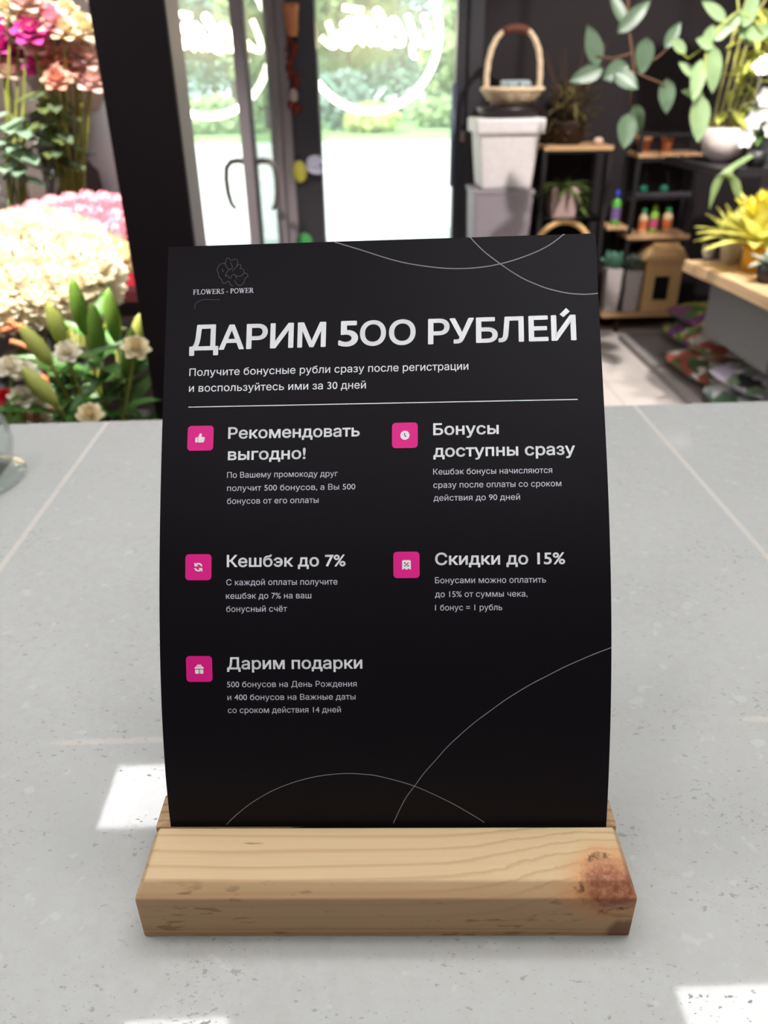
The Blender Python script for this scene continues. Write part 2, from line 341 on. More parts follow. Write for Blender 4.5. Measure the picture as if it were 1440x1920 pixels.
# the open door leaf, swung into the shop, seen almost edge on
leaf = struct('door_2', MB().box((-0.025,0,0.02),(0.025,0.085,2.36)).box((-0.025,0.56,0.02),(0.025,0.64,2.36)).box((-0.025,0.085,0.02),(0.025,0.56,0.12)).box((-0.025,0.085,2.26),(0.025,0.56,2.36)), M_FRAMEB)
leaf.location = (-0.505, 3.97, 0); leaf.rotation_euler = (0, 0, -math.atan2(0.10, 0.64))
struct('pane', MB().box((-0.004,0.085,0.12),(0.004,0.56,2.26)), M_GLASS, leaf)
struct('edge_seal', MB().box((0.0253,0.004,0.03),(0.0275,0.060,2.35)), mat('black_seal', (24,20,22), 0.7), leaf)
M_HANDLE = mat('bronze_handle', (86,76,74), 0.35, 0.6, 0.1, 10)
for s in (-1, 1):
    pts = [(s*0.025,0.043,0.985),(s*0.060,0.043,0.990),(s*0.095,0.040,0.985),(s*0.118,0.036,0.960),(s*0.124,0.034,0.910),(s*0.122,0.034,0.850),(s*0.112,0.036,0.800),(s*0.092,0.038,0.775)]
    hd = struct('door_handle', MB().tube(pts, [0.014,0.014,0.013,0.013,0.013,0.013,0.012,0.010], 10), M_HANDLE, leaf, smooth=True)
    struct('handle_plate', MB().box((s*0.025 if s > 0 else -0.033,0.026,0.93),(0.033 if s > 0 else -0.025,0.062,1.06)), M_HANDLE, hd)

# ================================================================== ceiling lights
M_PANEL = mat('panel_diffuser', (255,255,255), 0.6, 0.2, 0.0, 5, emit=(252,251,252), strength=PANEL_L)
M_WHITE = mat('white_enamel', (226,226,224), 0.5)
def ceiling_light(x, y, label):
    t = thing('ceiling_light', label, 'ceiling light', (x, y, 3.0))
    obj('frame', MB().box((-.165,-.165,-.012),(.165,-.15,0)).box((-.165,.15,-.012),(.165,.165,0)).box((-.165,-.15,-.012),(-.15,.15,0)).box((.15,-.15,-.012),(.165,.15,0)), M_WHITE, t)
    obj('diffuser', MB().box((-.15,-.15,-.008),(.15,.15,-.002)), M_PANEL, t)
    return t
cl = ceiling_light(-0.87, 2.098, 'square ceiling light panel reflected left of the wooden holder')
for x, y, lb in ((1.04, 1.15, 'square ceiling light panel reflected at the bottom right of the counter'), (-0.59, 1.12, 'square ceiling light panel reflected at the bottom left of the counter')):
    dup(cl, (x, y, 3.0), label=lb)
BACKROW = 'added light panels above the counter and the viewer'  # unseen panels, number and places chosen to brighten counter and sign
for x, y in ((-1.5,1.0),(0.05,1.0),(0.55,0.95),(-1.5,0.45),(-0.55,0.45),(0.4,0.45),(1.35,0.45),(-0.9,-0.35),(0.8,-0.35),(-0.6,-1.3),(0.6,-1.3),(-2.1,1.6),(2.05,1.55),(2.05,0.75),(-2.1,0.8)):
    dup(cl, (x, y, 3.0), label='unseen square ceiling light panel added above the counter or the viewer', group=BACKROW)

# ================================================================== counter
CT = thing('counter', 'long grey stone shop counter carrying the bonus sign', 'counter', (0, 0.0, 0))
top = MB().add([(-1.7,0.02,0.91),(1.7,0.02,0.91),(1.7,0.8945,0.91),(-1.7,0.834,0.91),(-1.7,0.02,Z0),(1.7,0.02,Z0),(1.7,0.8945,Z0),(-1.7,0.834,Z0)],
               [(0,3,2,1),(4,5,6,7),(0,1,5,4),(1,2,6,5),(2,3,7,6),(3,0,4,7)])
obj('worktop', top, stone_mat(), CT, bevel=0.0015)
obj('front_panel', MB().box((-1.66,0.10,0.0),(1.66,0.80,0.91)), mat('counter_body', (70,64,64), 0.6), CT)

# ================================================================== wooden sign holder
HX, HY, HR = 0.0042, 0.2153, radians(-2.35)           # middle of the front bottom edge
HL, HH, D1, D2 = 0.2236, 0.0325, 0.0335, 0.0545
holder = thing('sign_holder', 'pine wood block holder gripping the black sign on the counter', 'sign holder', (HX, HY, Z0), HR)
def chamfer_block(x0, x1, y0, y1, z1, cx, cf):
    """block with its long front-top edge and its two end-top edges planed off"""
    bm = bmesh.new()
    b = MB()
    v = [(x0,y0,0),(x1,y0,0),(x1,y1,0),(x0,y1,0)]
    zs = z1-cf
    v += [(x0,y0,zs),(x1,y0,zs),(x1,y1,zs),(x0,y1,zs)]
    v += [(x0+cx,y0+cf*0.95,z1),(x1-cx,y0+cf*0.95,z1),(x1-cx,y1,z1),(x0+cx,y1,z1)]
    f = [(0,3,2,1),(0,1,5,4),(1,2,6,5),(2,3,7,6),(3,0,4,7),(4,5,9,8),(5,6,10,9),(6,7,11,10),(7,4,8,11),(8,9,10,11)]
    return b.add(v, f)
WOOD_F = wood_mat('pine_with_knot', (196,170,130), (162,130,90), ring=0.0072, knot=(0.1005, 0.0045, 0.0285, 0.0142), phase=0.1, front_brown_shade=(176,138,100))
WOOD_R = wood_mat('pine_end', (192,160,120), (138,100,68), ring=0.0058, phase=0.4)
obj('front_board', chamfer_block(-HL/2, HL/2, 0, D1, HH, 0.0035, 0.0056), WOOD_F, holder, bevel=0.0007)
obj('rear_board', chamfer_block(-HL/2+0.0005, HL/2-0.0005, D1+0.0019, D2, HH-0.0002, 0.0035, 0.0018), WOOD_R, holder, bevel=0.0006)

# ================================================================== the sign: an A4 sheet bowed backwards
PX, PY, PZ, PP = [0.097929, -0.003223, 0.006819], [-4.385751, -0.017339, 1.32432, 0.208475, 0.248458], [4.675981, -1.674393, -0.31577, 0.983077, 0.970471], [-65.497489, 46.781929, -8.381497, 0.487141, -0.045718]
def pv(p, x):
    r = 0.0
    for c in p: r = r*x + c
    return r
def sheet(u, v, off=0.0):
    """point of the sheet: u metres from its middle, v metres up from its bottom edge, off in front of it"""
    def s(u, v):
        a = pv(PP, v); return Vector((pv(PX, v)+u*cos(a), pv(PY, v)+u*sin(a), pv(PZ, v)))
    p = s(u, v)
    if off:
        e = 1e-4; nrm = (s(u+e, v)-s(u-e, v)).cross(s(u, v+e)-s(u, v-e)).normalized(); p = p + nrm*off
    return p
SB = Vector((PX[2], PY[4], PZ[4]))
def local(mb):
    mb.v = [tuple(Vector(p)-SB) for p in mb.v]; return mb
sign = thing('bonus_sign', 'black printed A4 sign with white Russian text standing in the wooden holder', 'sign', SB)
def black_sheet_mat():
    m = mat('black_sheet', (19,15,20), 0.45, 0.14, 0.1, 30); return m
W2, HT = 0.105, 0.297
sm = MB(); NV = 60
for o_ in (0.0, -0.0009):
    sm.grid(lambda u, v: sheet((u*2-1)*W2, v*HT*0.9999, o_), 12, NV)
n1 = 13*(NV+1)
edge = [i for i in range(13)] + [12+13*j for j in range(1, NV+1)] + [NV*13+11-i for i in range(12)] + [13*j for j in range(NV-1, 0, -1)]
for k in range(len(edge)):
    a, b = edge[k], edge[(k+1) % len(edge)]; sm.f.append((a, b, n1+b, n1+a))
obj('sheet', local(sm), black_sheet_mat(), sign, smooth=False)
INK = mat('white_ink', (250,252,255), 0.55, 0.3, 0.02, 30)
INK_B = mat('pale_grey_ink', (222,222,230), 0.55, 0.3, 0.02, 30)
INK_L = mat('thin_grey_ink', (150,148,156), 0.55, 0.3, 0.05, 30)
INK_D = mat('dim_grey_ink', (104,102,108), 0.55, 0.3, 0.05, 30)
PINK = mat('magenta_ink', (242,24,146), 0.5, 0.4, 0.03, 30)

def text_mesh(s, bold=0.0):
    """lettering as flat faces (em units); bold widens every stroke by running a line round its outline"""
    from mathutils.geometry import delaunay_2d_cdt
    c = bpy.data.curves.new('lettering', 'FONT'); c.body = s; c.size = 1.0
    o = bpy.data.objects.new('lettering', c); COL.objects.link(o)
    dg = bpy.context.evaluated_depsgraph_get(); oe = o.evaluated_get(dg); cv = oe.to_curve(dg)
    loops = []
    for sp in cv.splines:
        P = []; bz = sp.bezier_points; nb = len(bz)
        for i in range(nb):
            p0, p1, p2, p3 = bz[i].co.xy, bz[i].handle_right.xy, bz[(i+1) % nb].handle_left.xy, bz[(i+1) % nb].co.xy
            d = (p3-p0); straight = d.length < 1e-6 or (abs(d.cross(p1-p0)) < 1e-5*max(1, d.length) and abs(d.cross(p2-p0)) < 1e-5*max(1, d.length))
            k = 1 if straight else 5
            for j in range(k):
                t = j/k; P.append(p0*(1-t)**3+p1*3*t*(1-t)**2+p2*3*t*t*(1-t)+p3*t**3)
        Q = [p for i, p in enumerate(P) if (p-P[i-1]).length > 1e-5]
        if len(Q) > 2: loops.append(Q)
    oe.to_curve_clear(); bpy.data.objects.remove(o); bpy.data.curves.remove(c)
    # letters may be drawn with overlapping outlines: fill by winding number, letter group by letter group
    boxes = [(min(p.x for p in L), max(p.x for p in L)) for L in loops]; order = sorted(range(len(loops)), key=lambda i: boxes[i][0]); groups = []; hi = -1e9
    for i in order:
        if boxes[i][0] > hi: groups.append([])
        groups[-1].append(loops[i]); hi = max(hi, boxes[i][1])
    vs = []; fs = []
    for g in groups:
        V = []; E = []
        for L in g:
            b0 = len(V); V += [Vector(p) for p in L]; E += [(b0+i, b0+(i+1) % len(L)) for i in range(len(L))]
        ov, _, of, *_r = delaunay_2d_cdt(V, E, [], 0, 1e-6)
        b0 = len(vs); vs += [Vector((p.x, p.y, 0)) for p in ov]
        for f in of:
            q = sum((ov[i] for i in f), Vector((0, 0)))/len(f); wn = 0
            for L in g:
                for i in range(len(L)):
                    p, r = L[i-1], L[i]
                    if (p.y <= q.y) != (r.y <= q.y):
                        side = (r.x-p.x)*(q.y-p.y)-(q.x-p.x)*(r.y-p.y)
                        if p.y <= q.y and side > 0: wn += 1
                        elif p.y > q.y and side < 0: wn -= 1
            if wn: fs.append(tuple(b0+i for i in f))
    used = sorted({i for f in fs for i in f}); mp = {j: k for k, j in enumerate(used)}
    vs = [vs[i] for i in used]; fs = [tuple(mp[i] for i in f) for f in fs]
    if bold > 0:
        cnt = {}; pos = {}
        key = lambda i: (round(vs[i].x, 5), round(vs[i].y, 5))
        for f in fs:
            for i in range(len(f)):
                a, b = f[i], f[(i+1) % len(f)]; k = tuple(sorted((key(a), key(b)))); cnt[k] = cnt.get(k, 0)+1
        done = set()
        for (ka, kb), n_ in cnt.items():
            if n_ != 1 or ka == kb: continue
            A = Vector((*ka, 0)); B = Vector((*kb, 0)); t = (B-A).normalized(); q = Vector((-t.y, t.x, 0))*bold; e = t*bold*0.0
            i = len(vs); vs += [A+q-e, B+q+e, B-q+e, A-q-e]; fs.append((i, i+1, i+2, i+3))
            for kk, P in ((ka, A), (kb, B)):
                if kk in done: continue
                done.add(kk); i = len(vs)
                vs += [P+Vector((cos(j*pi/4), sin(j*pi/4), 0))*bold for j in range(8)]; fs.append(tuple(range(i, i+8)))
    return vs, fs
CAPH = max(v.y for v in text_mesh('Н')[0])
def printed(name, mb2, m, off=0.00012, parent=None):
    """mb2 holds (u, v) in millimetres; it is laid on the sheet"""
    mb2.v = [tuple(sheet(p[0]*.001, p[1]*.001, off)-SB) for p in mb2.v]
    o = bpy.data.objects.new(name, bpy.data.meshes.new(name)); o.data.from_pydata(mb2.v, [], mb2.f); o.data.update(); COL.objects.link(o)
    o.data.materials.append(m); o.parent = parent or sign; return o
def text_line(name, s, u0, v0, u1, v1, cap, m, bold=0.0):
    vs, fs = text_mesh(s, bold)
    x0 = min(v.x for v in vs); x1 = max(v.x for v in vs); k = (u1-u0)/(x1-x0); h = cap/CAPH
    return printed(name, MB().add([(u0+(v.x-x0)*k, v0+(v1-v0)*(v.x-x0)/(x1-x0)+v.y*h, 0) for v in vs], fs), m)
def glyph(mb, ch, u0, v0, u1, v1, height, bold):
    vs, fs = text_mesh(ch, bold)
    x0 = min(v.x for v in vs); x1 = max(v.x for v in vs); y0 = min(v.y for v in vs) if ch not in 'Д' else 0.0; y1 = max(v.y for v in vs)
    mb.add([(u0+(v.x-x0)/(x1-x0)*(u1-u0), v0+(v1-v0)*(v.x-x0)/(x1-x0)+(v.y-y0)/(y1-y0)*height, 0) for v in vs], fs)
def stroke(mb, pts, wd, closed=False):
    """flat line of width wd along pts, in the sheet plane"""
    n = len(pts); L = []; R = []
    for i in range(n):
        a = Vector(pts[max(i-1, 0)]); b = Vector(pts[min(i+1, n-1)]); t = (b-a); t = t.normalized() if t.length else Vector((1,0)); q = Vector((-t.y, t.x))*wd/2
        p = Vector(pts[i]); L.append(p+q); R.append(p-q)
    return mb.add([(p.x,p.y,0) for p in L]+[(p.x,p.y,0) for p in R], [(i, i+1, n+i+1, n+i) for i in range(n-1)])
def smooth_pts(pts, k=5):
    out = []; n = len(pts); P = [Vector(p) for p in pts]
    for i in range(n-1):
        p0, p1, p2, p3 = P[max(i-1,0)], P[i], P[i+1], P[min(i+2,n-1)]
        for j in range(k):
            t = j/k; out.append(0.5*((2*p1)+(p2-p0)*t+(2*p0-5*p1+4*p2-p3)*t*t+(3*p1-p0-3*p2+p3)*t**3))
    out.append(P[-1]); return out
def arcp(cx, cy, r, a0, a1, n=12): return [(cx+r*cos(radians(a0+(a1-a0)*i/n)), cy+r*sin(radians(a0+(a1-a0)*i/n))) for i in range(n+1)]
TEXT_LINES = [
    ('sub', 'Получите бонусные рубли сразу после регистрации', -93.05, 231.48, 40.08, 230.37),
    ('sub', 'и воспользуйтесь ими за 30 дней', -92.96, 223.49, -9.06, 222.39),
    ('head', 'Рекомендовать', -73.81, 199.63, -11.7, 199.36),
    ('head', 'выгодно!', -73.7, 189.13, -37.09, 189.01),
    ('body', 'По Вашему промокоду друг', -73.87, 180.46, -21.86, 180.32),
    ('body', 'получит 500 бонусов, а Вы 500', -73.75, 174.18, -13.61, 173.93),
    ('body', 'бонусов от его оплаты', -73.65, 168.02, -30.8, 167.77),
    ('head', 'Бонусы', 23.09, 199.4, 54.23, 199.38),
    ('head', 'доступны сразу', 23.12, 189.07, 90.1, 188.87),
    ('body', 'Кешбэк бонусы начисляются', 23.0, 180.5, 78.98, 180.51),
    ('body', 'сразу после оплаты со сроком', 23.03, 174.21, 83.1, 174.24),
    ('body', 'действия до 90 дней', 23.13, 168.23, 63.58, 168.15),
    ('head', 'Кешбэк до 7%', -73.5, 138.06, -18.05, 138.34),
    ('body', 'С каждой оплаты получите', -73.69, 129.47, -21.87, 129.68),
    ('body', 'кешбэк до 7% на ваш', -73.84, 123.25, -34.11, 123.28),
    ('body', 'бонусный счёт', -73.73, 117.17, -45.4, 117.14),
    ('head', 'Скидки до 15%', 23.61, 138.44, 83.99, 138.4),
    ('body', 'Бонусами можно оплатить', 23.54, 129.86, 74.93, 129.86),
    ('body', 'до 15% от суммы чека,', 23.49, 123.48, 66.28, 123.42),
    ('body', '1 бонус = 1 рубль', 23.44, 117.29, 54.55, 117.18),
    ('head', 'Дарим подарки', -73.76, 90.31, -10.62, 90.45),
    ('body', '500 бонусов на День Рождения', -73.96, 81.83, -13.37, 81.75),
    ('body', 'и 400 бонусов на Важные даты', -73.93, 75.67, -14.02, 75.59),
    ('body', 'со сроком действия 14 дней', -73.92, 69.54, -20.99, 69.35),
]
RULE = (-93.04, 215.48, 92.37, 214.99)
HEADLINE = [
    ('Д', -93.49, 244.71, -79.79, 244.29),
    ('А', -79.56, 244.54, -67.69, 244.36),
    ('Р', -66.64, 244.33, -56.51, 244.2),
    ('И', -55.3, 244.16, -44.17, 244.09),
    ('М', -42.3, 244.12, -28.7, 243.97),
    ('5', -22.74, 244.05, -13.17, 244.03),
    ('О', -12.35, 244.0, 0.2, 243.89),
    ('О', 1.64, 243.93, 14.56, 243.81),
    ('Р', 20.58, 243.64, 31.07, 243.59),
    ('У', 31.07, 243.68, 42.92, 243.59),
    ('Б', 43.91, 243.65, 54.54, 243.6),
    ('Л', 54.88, 243.76, 67.37, 243.65),
    ('Е', 69.71, 243.67, 79.4, 243.65),
    ('Й', 80.82, 243.61, 93.13, 243.6),
]
ACCENT = [(85.23, 256.76), (88.56, 259.89), (90.36, 258.13), (87.04, 255.34)]
LOGO_TEXT = (-92.69, 272.48, -63.82, 272.28)
LOGO_LINES = [
    [(-81.83, 284.49), (-80.71, 287.03), (-79.12, 287.84), (-77.91, 287.79), (-77.58, 289.92), (-76.38, 290.31), (-75.13, 288.98), (-73.94, 289.71), (-72.72, 289.55), (-72.07, 288.24), (-72.42, 286.53), (-71.02, 287.13), (-70.37, 285.82), (-70.95, 285.07), (-69.31, 284.5), (-68.76, 282.76), (-67.61, 282.29), (-66.96, 280.98), (-68.34, 279.73), (-68.87, 277.59), (-70.65, 276.36), (-72.3, 277.28), (-73.18, 279.25)],
    [(-73.88, 276.25), (-75.12, 276.94), (-75.99, 278.7), (-77.57, 277.8), (-78.79, 277.93), (-79.67, 280.12), (-80.49, 280.57), (-81.4, 283.62), (-81.83, 284.49)],
    [(-78.52, 288.03), (-77.46, 286.49), (-76.81, 285.18), (-75.71, 284.71), (-74.52, 285.45), (-74.85, 286.83), (-75.5, 288.14)],
    [(-74.46, 283.73), (-73.38, 285.06), (-71.81, 286.51)],
    [(-73.68, 282.06), (-72.43, 281.16), (-70.41, 281.09), (-68.76, 282.67)],
    [(-75.71, 284.71), (-76.96, 283.47), (-77.32, 282.19), (-76.06, 280.85), (-75.63, 279.98)],
    [(-75.02, 279.96), (-74.86, 281.24), (-73.68, 282.06), (-72.64, 281.17), (-72.39, 279.87)],
    [(-79.22, 284.83), (-78.78, 283.53)],
    [(-77.72, 282.2), (-77.48, 280.9)],
]
SWASH = [(-91.31, 265.15), (-91.69, 266.68), (-90.94, 268.18), (-89.36, 269.21), (-86.97, 269.78), (-84.95, 269.71), (-82.53, 269.5), (-79.91, 269.54)]
ARCS = [
    [(-25.96, 296.73), (-12.46, 292.2), (-1.52, 288.24), (6.9, 285.64), (15.32, 283.74), (25.43, 282.12), (34.72, 281.38), (44.04, 281.51), (52.54, 282.44), (61.09, 284.23), (69.69, 286.87), (76.62, 289.57), (82.73, 292.82), (88.9, 297.43)],
    [(40.77, 297.23), (43.97, 293.62), (48.27, 289.36), (52.54, 285.88), (56.81, 282.56), (61.9, 278.87), (67.83, 275.16), (73.75, 272.31), (79.67, 269.9), (88.14, 267.58), (94.1, 266.71), (100.08, 266.44), (106.53, 266.84)],
    [(-77.87, 11.66), (-73.2, 16.68), (-65.64, 23.19), (-59.18, 27.56), (-52.81, 31.07), (-43.82, 34.71), (-34.93, 37.16), (-26.97, 38.45), (-19.05, 38.97), (-11.16, 38.53), (-3.28, 37.32), (12.47, 32.39), (28.29, 24.45), (38.93, 17.82), (46.43, 12.53)],
    [(2.71, 12.1), (6.54, 21.26), (9.46, 26.91), (13.17, 32.28), (17.67, 38.89), (22.95, 45.22), (28.59, 51.96), (35.01, 58.28), (41.39, 64.02), (48.55, 69.54), (55.69, 74.85), (62.82, 79.48), (69.14, 83.19), (75.45, 86.48), (82.55, 90.16), (90.43, 93.73), (97.52, 96.74), (105.08, 99.58)],
]
ICONS = [
     ('thumb', -86.83, 199.96, 12.08, 12.45) ,
     ('clock', 9.68, 199.47, 12.36, 12.3) ,
     ('refresh', -86.76, 138.14, 12.42, 12.29) ,
     ('receipt', 10.28, 138.48, 12.36, 12.25) ,
     ('gift', -86.78, 90.52, 12.33, 12.15) ,
]
# ---- headline: each letter fitted to its own box
hb = MB()
for ch, u0, v0, u1, v1 in HEADLINE:
    vb = 243.9 + (v0+v1)/2*0.0 + 0.0
    hgt = 12.7
    if ch == 'Й': glyph(hb, 'И', u0, 243.75, u1, 243.75, hgt, 0.022); continue
    if ch in 'О5': glyph(hb, ch, u0, 243.75, u1, 243.75, hgt+0.25, 0.022); continue
    if ch == 'Д': glyph(hb, ch, u0, 244.3, u1, 244.3, hgt, 0.022); continue
    glyph(hb, ch, u0, 243.95 if u0 < 0 else 243.75, u1, 243.95 if u1 < 0 else 243.75, hgt, 0.022)
hb.add([(u, v, 0) for u, v in ACCENT], [(0, 1, 2, 3)])
printed('headline', hb, INK)
for kind, s, u0, v0, u1, v1 in TEXT_LINES:
    vm = (v0+v1)/2
    if kind == 'head': text_line('section_heading', s, u0, vm, u1, vm, 5.45, INK, 0.020)
    elif kind == 'sub': text_line('subtitle', s, u0, vm+0.2, u1, vm-0.2, 3.75, INK, 0.005)
    else: text_line('paragraph_line', s, u0, vm, u1, vm, 2.8, INK_B, 0.0)
rl = MB(); stroke(rl, [(RULE[0]+(RULE[2]-RULE[0])*i/12, RULE[1]+(RULE[3]-RULE[1])*i/12) for i in range(13)], 0.42); printed('divider_line', rl, INK)
for a in ARCS:
    mb = MB(); pts = [(max(-104.9, min(104.9, p.x)), min(296.9, p.y)) for p in smooth_pts(a)]; stroke(mb, pts, 0.50 if a[0][1] > 200 else 0.36); printed('decorative_arc', mb, INK_L)
# ---- logo: line-drawn flower, serif lettering, swash
lg = MB()
for l_ in LOGO_LINES: stroke(lg, smooth_pts(l_, 4), 0.22)
printed('logo_flower', lg, INK_D)
sw = MB(); stroke(sw, smooth_pts(SWASH, 4), 0.2); printed('logo_swash', sw, INK_D)
def serif(mb, ch, x, h, y0):
    """one serif capital, returns its advance; heavy stems .19 h, hairlines .07 h"""
    T, t = 0.17*h, 0.065*h; W = {'F':.62,'L':.66,'O':.78,'W':1.02,'E':.66,'R':.76,'S':.56,'P':.64,'-':.40,' ':.22}[ch]*h
    def ln(a, b, wd): stroke(mb, [(x+a[0]*h, y0+a[1]*h), (x+b[0]*h, y0+b[1]*h)], wd)
    def sf(cx, y, w_=.30): ln((cx-w_/2, y), (cx+w_/2, y), t)
    if ch in 'FELPR':
        ln((.17,0),(.17,1),T); sf(.17,.03); sf(.17,.97)
    if ch in 'FE':
        ln((.12,.97),(.58,.97),t); ln((.57,1),(.57,.74),t); ln((.17,.52),(.45,.52),t); ln((.45,.64),(.45,.40),t)
    if ch in 'EL': ln((.12,.03),(.60,.03),t); ln((.60,0),(.60,.28),t)
    if ch in 'PR':
        stroke(mb, [(x+.17*h, y0+.97*h),(x+.34*h, y0+.97*h)], t); stroke(mb, [(x+p[0]*h, y0+p[1]*h) for p in arcp(.34,.73,.21,90,-90,10)], .12*h); ln((.17,.50),(.36,.50),t)
    if ch == 'R': ln((.36,.50),(.66,.0),T); sf(.68,.03,.18)
    if ch == 'O': stroke(mb, [(x+(.37+.32*cos(q/18*pi))*h, y0+(.5+.47*sin(q/18*pi))*h) for q in range(37)], .12*h)
    if ch == 'W':
        ln((.10,1),(.32,0),T); ln((.32,0),(.50,.95),t*1.2); ln((.46,1),(.68,0),T); ln((.68,0),(.90,1),t*1.2); sf(.10,.97,.24); sf(.48,.97,.2); sf(.90,.97,.22)
    if ch == 'S': stroke(mb, [(x+p[0]*h, y0+p[1]*h) for p in smooth_pts([(.46,.80),(.38,.95),(.24,.97),(.10,.84),(.14,.64),(.36,.42),(.46,.22),(.34,.04),(.18,.03),(.06,.20)], 4)], .12*h)
    if ch == '-': ln((.06,.36),(.32,.36),.11*h)
    return W
lt = MB(); xx = 0.0; H_ = 2.5
for ch in 'FLOWERS - POWER': xx += serif(lt, ch, xx, H_, 0.0) + 0.04*H_
k_ = (LOGO_TEXT[2]-LOGO_TEXT[0])/xx
lt.v = [(LOGO_TEXT[0]+p[0]*k_, LOGO_TEXT[1]+p[1], 0) for p in lt.v]; printed('logo_lettering', lt, INK_B)
# ---- five magenta icon tiles
def rrect(mb, cx, cy, w_, h_, r):
    pts = []
    for sx_, sy_, a0 in ((1,1,0),(-1,1,90),(-1,-1,180),(1,-1,270)):
        pts += arcp(cx+sx_*(w_/2-r), cy+sy_*(h_/2-r), r, a0, a0+90, 5)
    return mb.add([(p[0], p[1], 0) for p in pts], [tuple(range(len(pts)))])
def poly(mb, pts): return mb.add([(p[0], p[1], 0) for p in pts], [tuple(range(len(pts)))])
for nm, cu, cv, tw, th in ICONS:
    tb = MB(); rrect(tb, cu, cv, 12.2, 12.2, 1.7)
    tile = printed('icon_tile', tb, PINK, 0.00010); tile['label'] = 'magenta rounded icon tile'
    a = MB(); dk = MB(); S_ = lambda pts: [(cu+p[0]*12.2, cv+p[1]*12.2) for p in pts]
    if nm == 'thumb':
        rrect(a, cu-0.148*12.2, cv-0.07*12.2, 1.25, 2.6, 0.45)
        poly(a, S_([(-.082,.05),(-.035,.17),(-.022,.188),(.005,.19),(.038,.178),(.052,.15),(.05,.09),(.04,.05),(.135,.048),(.165,.025),(.168,-.01),(.145,-.13),(.122,-.17),(.09,-.178),(-.082,-.178)]))
    elif nm == 'clock':
        poly(a, S_(arcp(0,0,.18,0,345,23))); stroke(dk, S_([(-.012,.085),(-.012,-.005),(.05,-.06)]), 0.42)
    elif nm == 'refresh':
        stroke(a, S_(arcp(0,0,.135,14,140,12)), 0.80); stroke(a, S_(arcp(0,0,.135,194,320,12)), 0.80)
        poly(a, S_([(-.155,.19),(-.155,.03),(.005,.03),(-.05,.085),(-.105,.14)])); poly(a, S_([(.155,-.19),(.155,-.03),(-.005,-.03),(.05,-.085),(.105,-.14)]))
    elif nm == 'receipt':
        poly(a, S_([(-.165,.15),(-.135,.182),(.135,.182),(.165,.15),(.168,-.175),(.135,-.18)] + arcp(.085,-.185,.045,20,160,5) + [(.0,-.185)] + arcp(-.085,-.185,.045,20,160,5) + [(-.14,-.18),(-.168,-.175)]))
        stroke(dk, S_([(-.075,-.055),(.075,.085)]), 0.40); poly(dk, S_(arcp(-.062,.072,.03,0,330,11))); poly(dk, S_(arcp(.058,-.035,.03,0,330,11)))
    else:
        rrect(a, cu-0.086*12.2, cv-0.10*12.2, 1.78, 2.0, 0.35); rrect(a, cu+0.086*12.2, cv-0.10*12.2, 1.78, 2.0, 0.35)
        poly(a, S_([(-.18,.01),(-.185,.035),(-.15,.08),(-.11,.09),(-.09,.145),(-.05,.175),(-.01,.165),(.01,.165),(.05,.175),(.09,.145),(.11,.09),(.15,.08),(.185,.035),(.18,.01)]))
        poly(dk, S_(arcp(-.038,.105,.017,0,330,8))); poly(dk, S_(arcp(.038,.105,.017,0,330,8)))
    printed('icon_symbol', a, INK, 0.00020, tile)
    if dk.v: printed('icon_detail', dk, mat('dark_magenta_ink', (112,26,84), 0.5), 0.00030, tile)
# ================================================================== outside the glass
def ground_mat(name, a, b, scale):
    m = bpy.data.materials.new(name); m.use_nodes = True; n, l = nodes(m); q = n['Principled BSDF']
    tc = n.new('ShaderNodeTexCoord')
    l.new(ramp(n, l, noise(n, l, tc.outputs['Object'], scale, 5, 0.6), [(0.3, lin(a)), (0.7, lin(b))]), q.inputs['Base Color']); q.inputs['Roughness'].default_value = 0.9; return m
struct('pavement', MB().box((-40,4.66,-0.1),(40,23.0,0.0)), ground_mat('pale_paving', (206,204,198), (224,222,216), 3.0))
struct('lawn', MB().box((-60,23.0,-0.1),(60,90,0.05)), ground_mat('lawn_grass', (120,158,96), (160,190,124), 1.2))
def foliage(mb, c, r, n, size, seed):
    rnd = random.Random(seed)
    for i in range(n):
        while True:
            p = Vector((rnd.uniform(-1,1), rnd.uniform(-1,1), rnd.uniform(-1,1)))
            if 0.35 < p.length < 1: break
        q = Vector(c)+Vector((p.x*r[0], p.y*r[1], p.z*r[2])); d = Vector((rnd.uniform(-1,1), rnd.uniform(-1,1), rnd.uniform(-.8,.6))).normalized()
        s_ = size*rnd.uniform(.6, 1.3); e = d.orthogonal().normalized()*s_*0.45
        mb.add([q-d*s_*.5, q+e, q+d*s_*.5, q-e], [(0,1,2,3)])
    return mb
G1 = mat('foliage_pale_green', (160,182,132), 0.6, 0.3, 0.22, 2.0, trans=0.35); G2 = mat('foliage_blue_green', (130,156,142), 0.6, 0.3, 0.22, 2.0, trans=0.3)
G3 = mat('foliage_yellow_green', (200,210,136), 0.6, 0.3, 0.3, 2.0, trans=0.35); BARK = mat('grey_bark', (120,108,98), 0.9, 0.2, 0.25, 6)
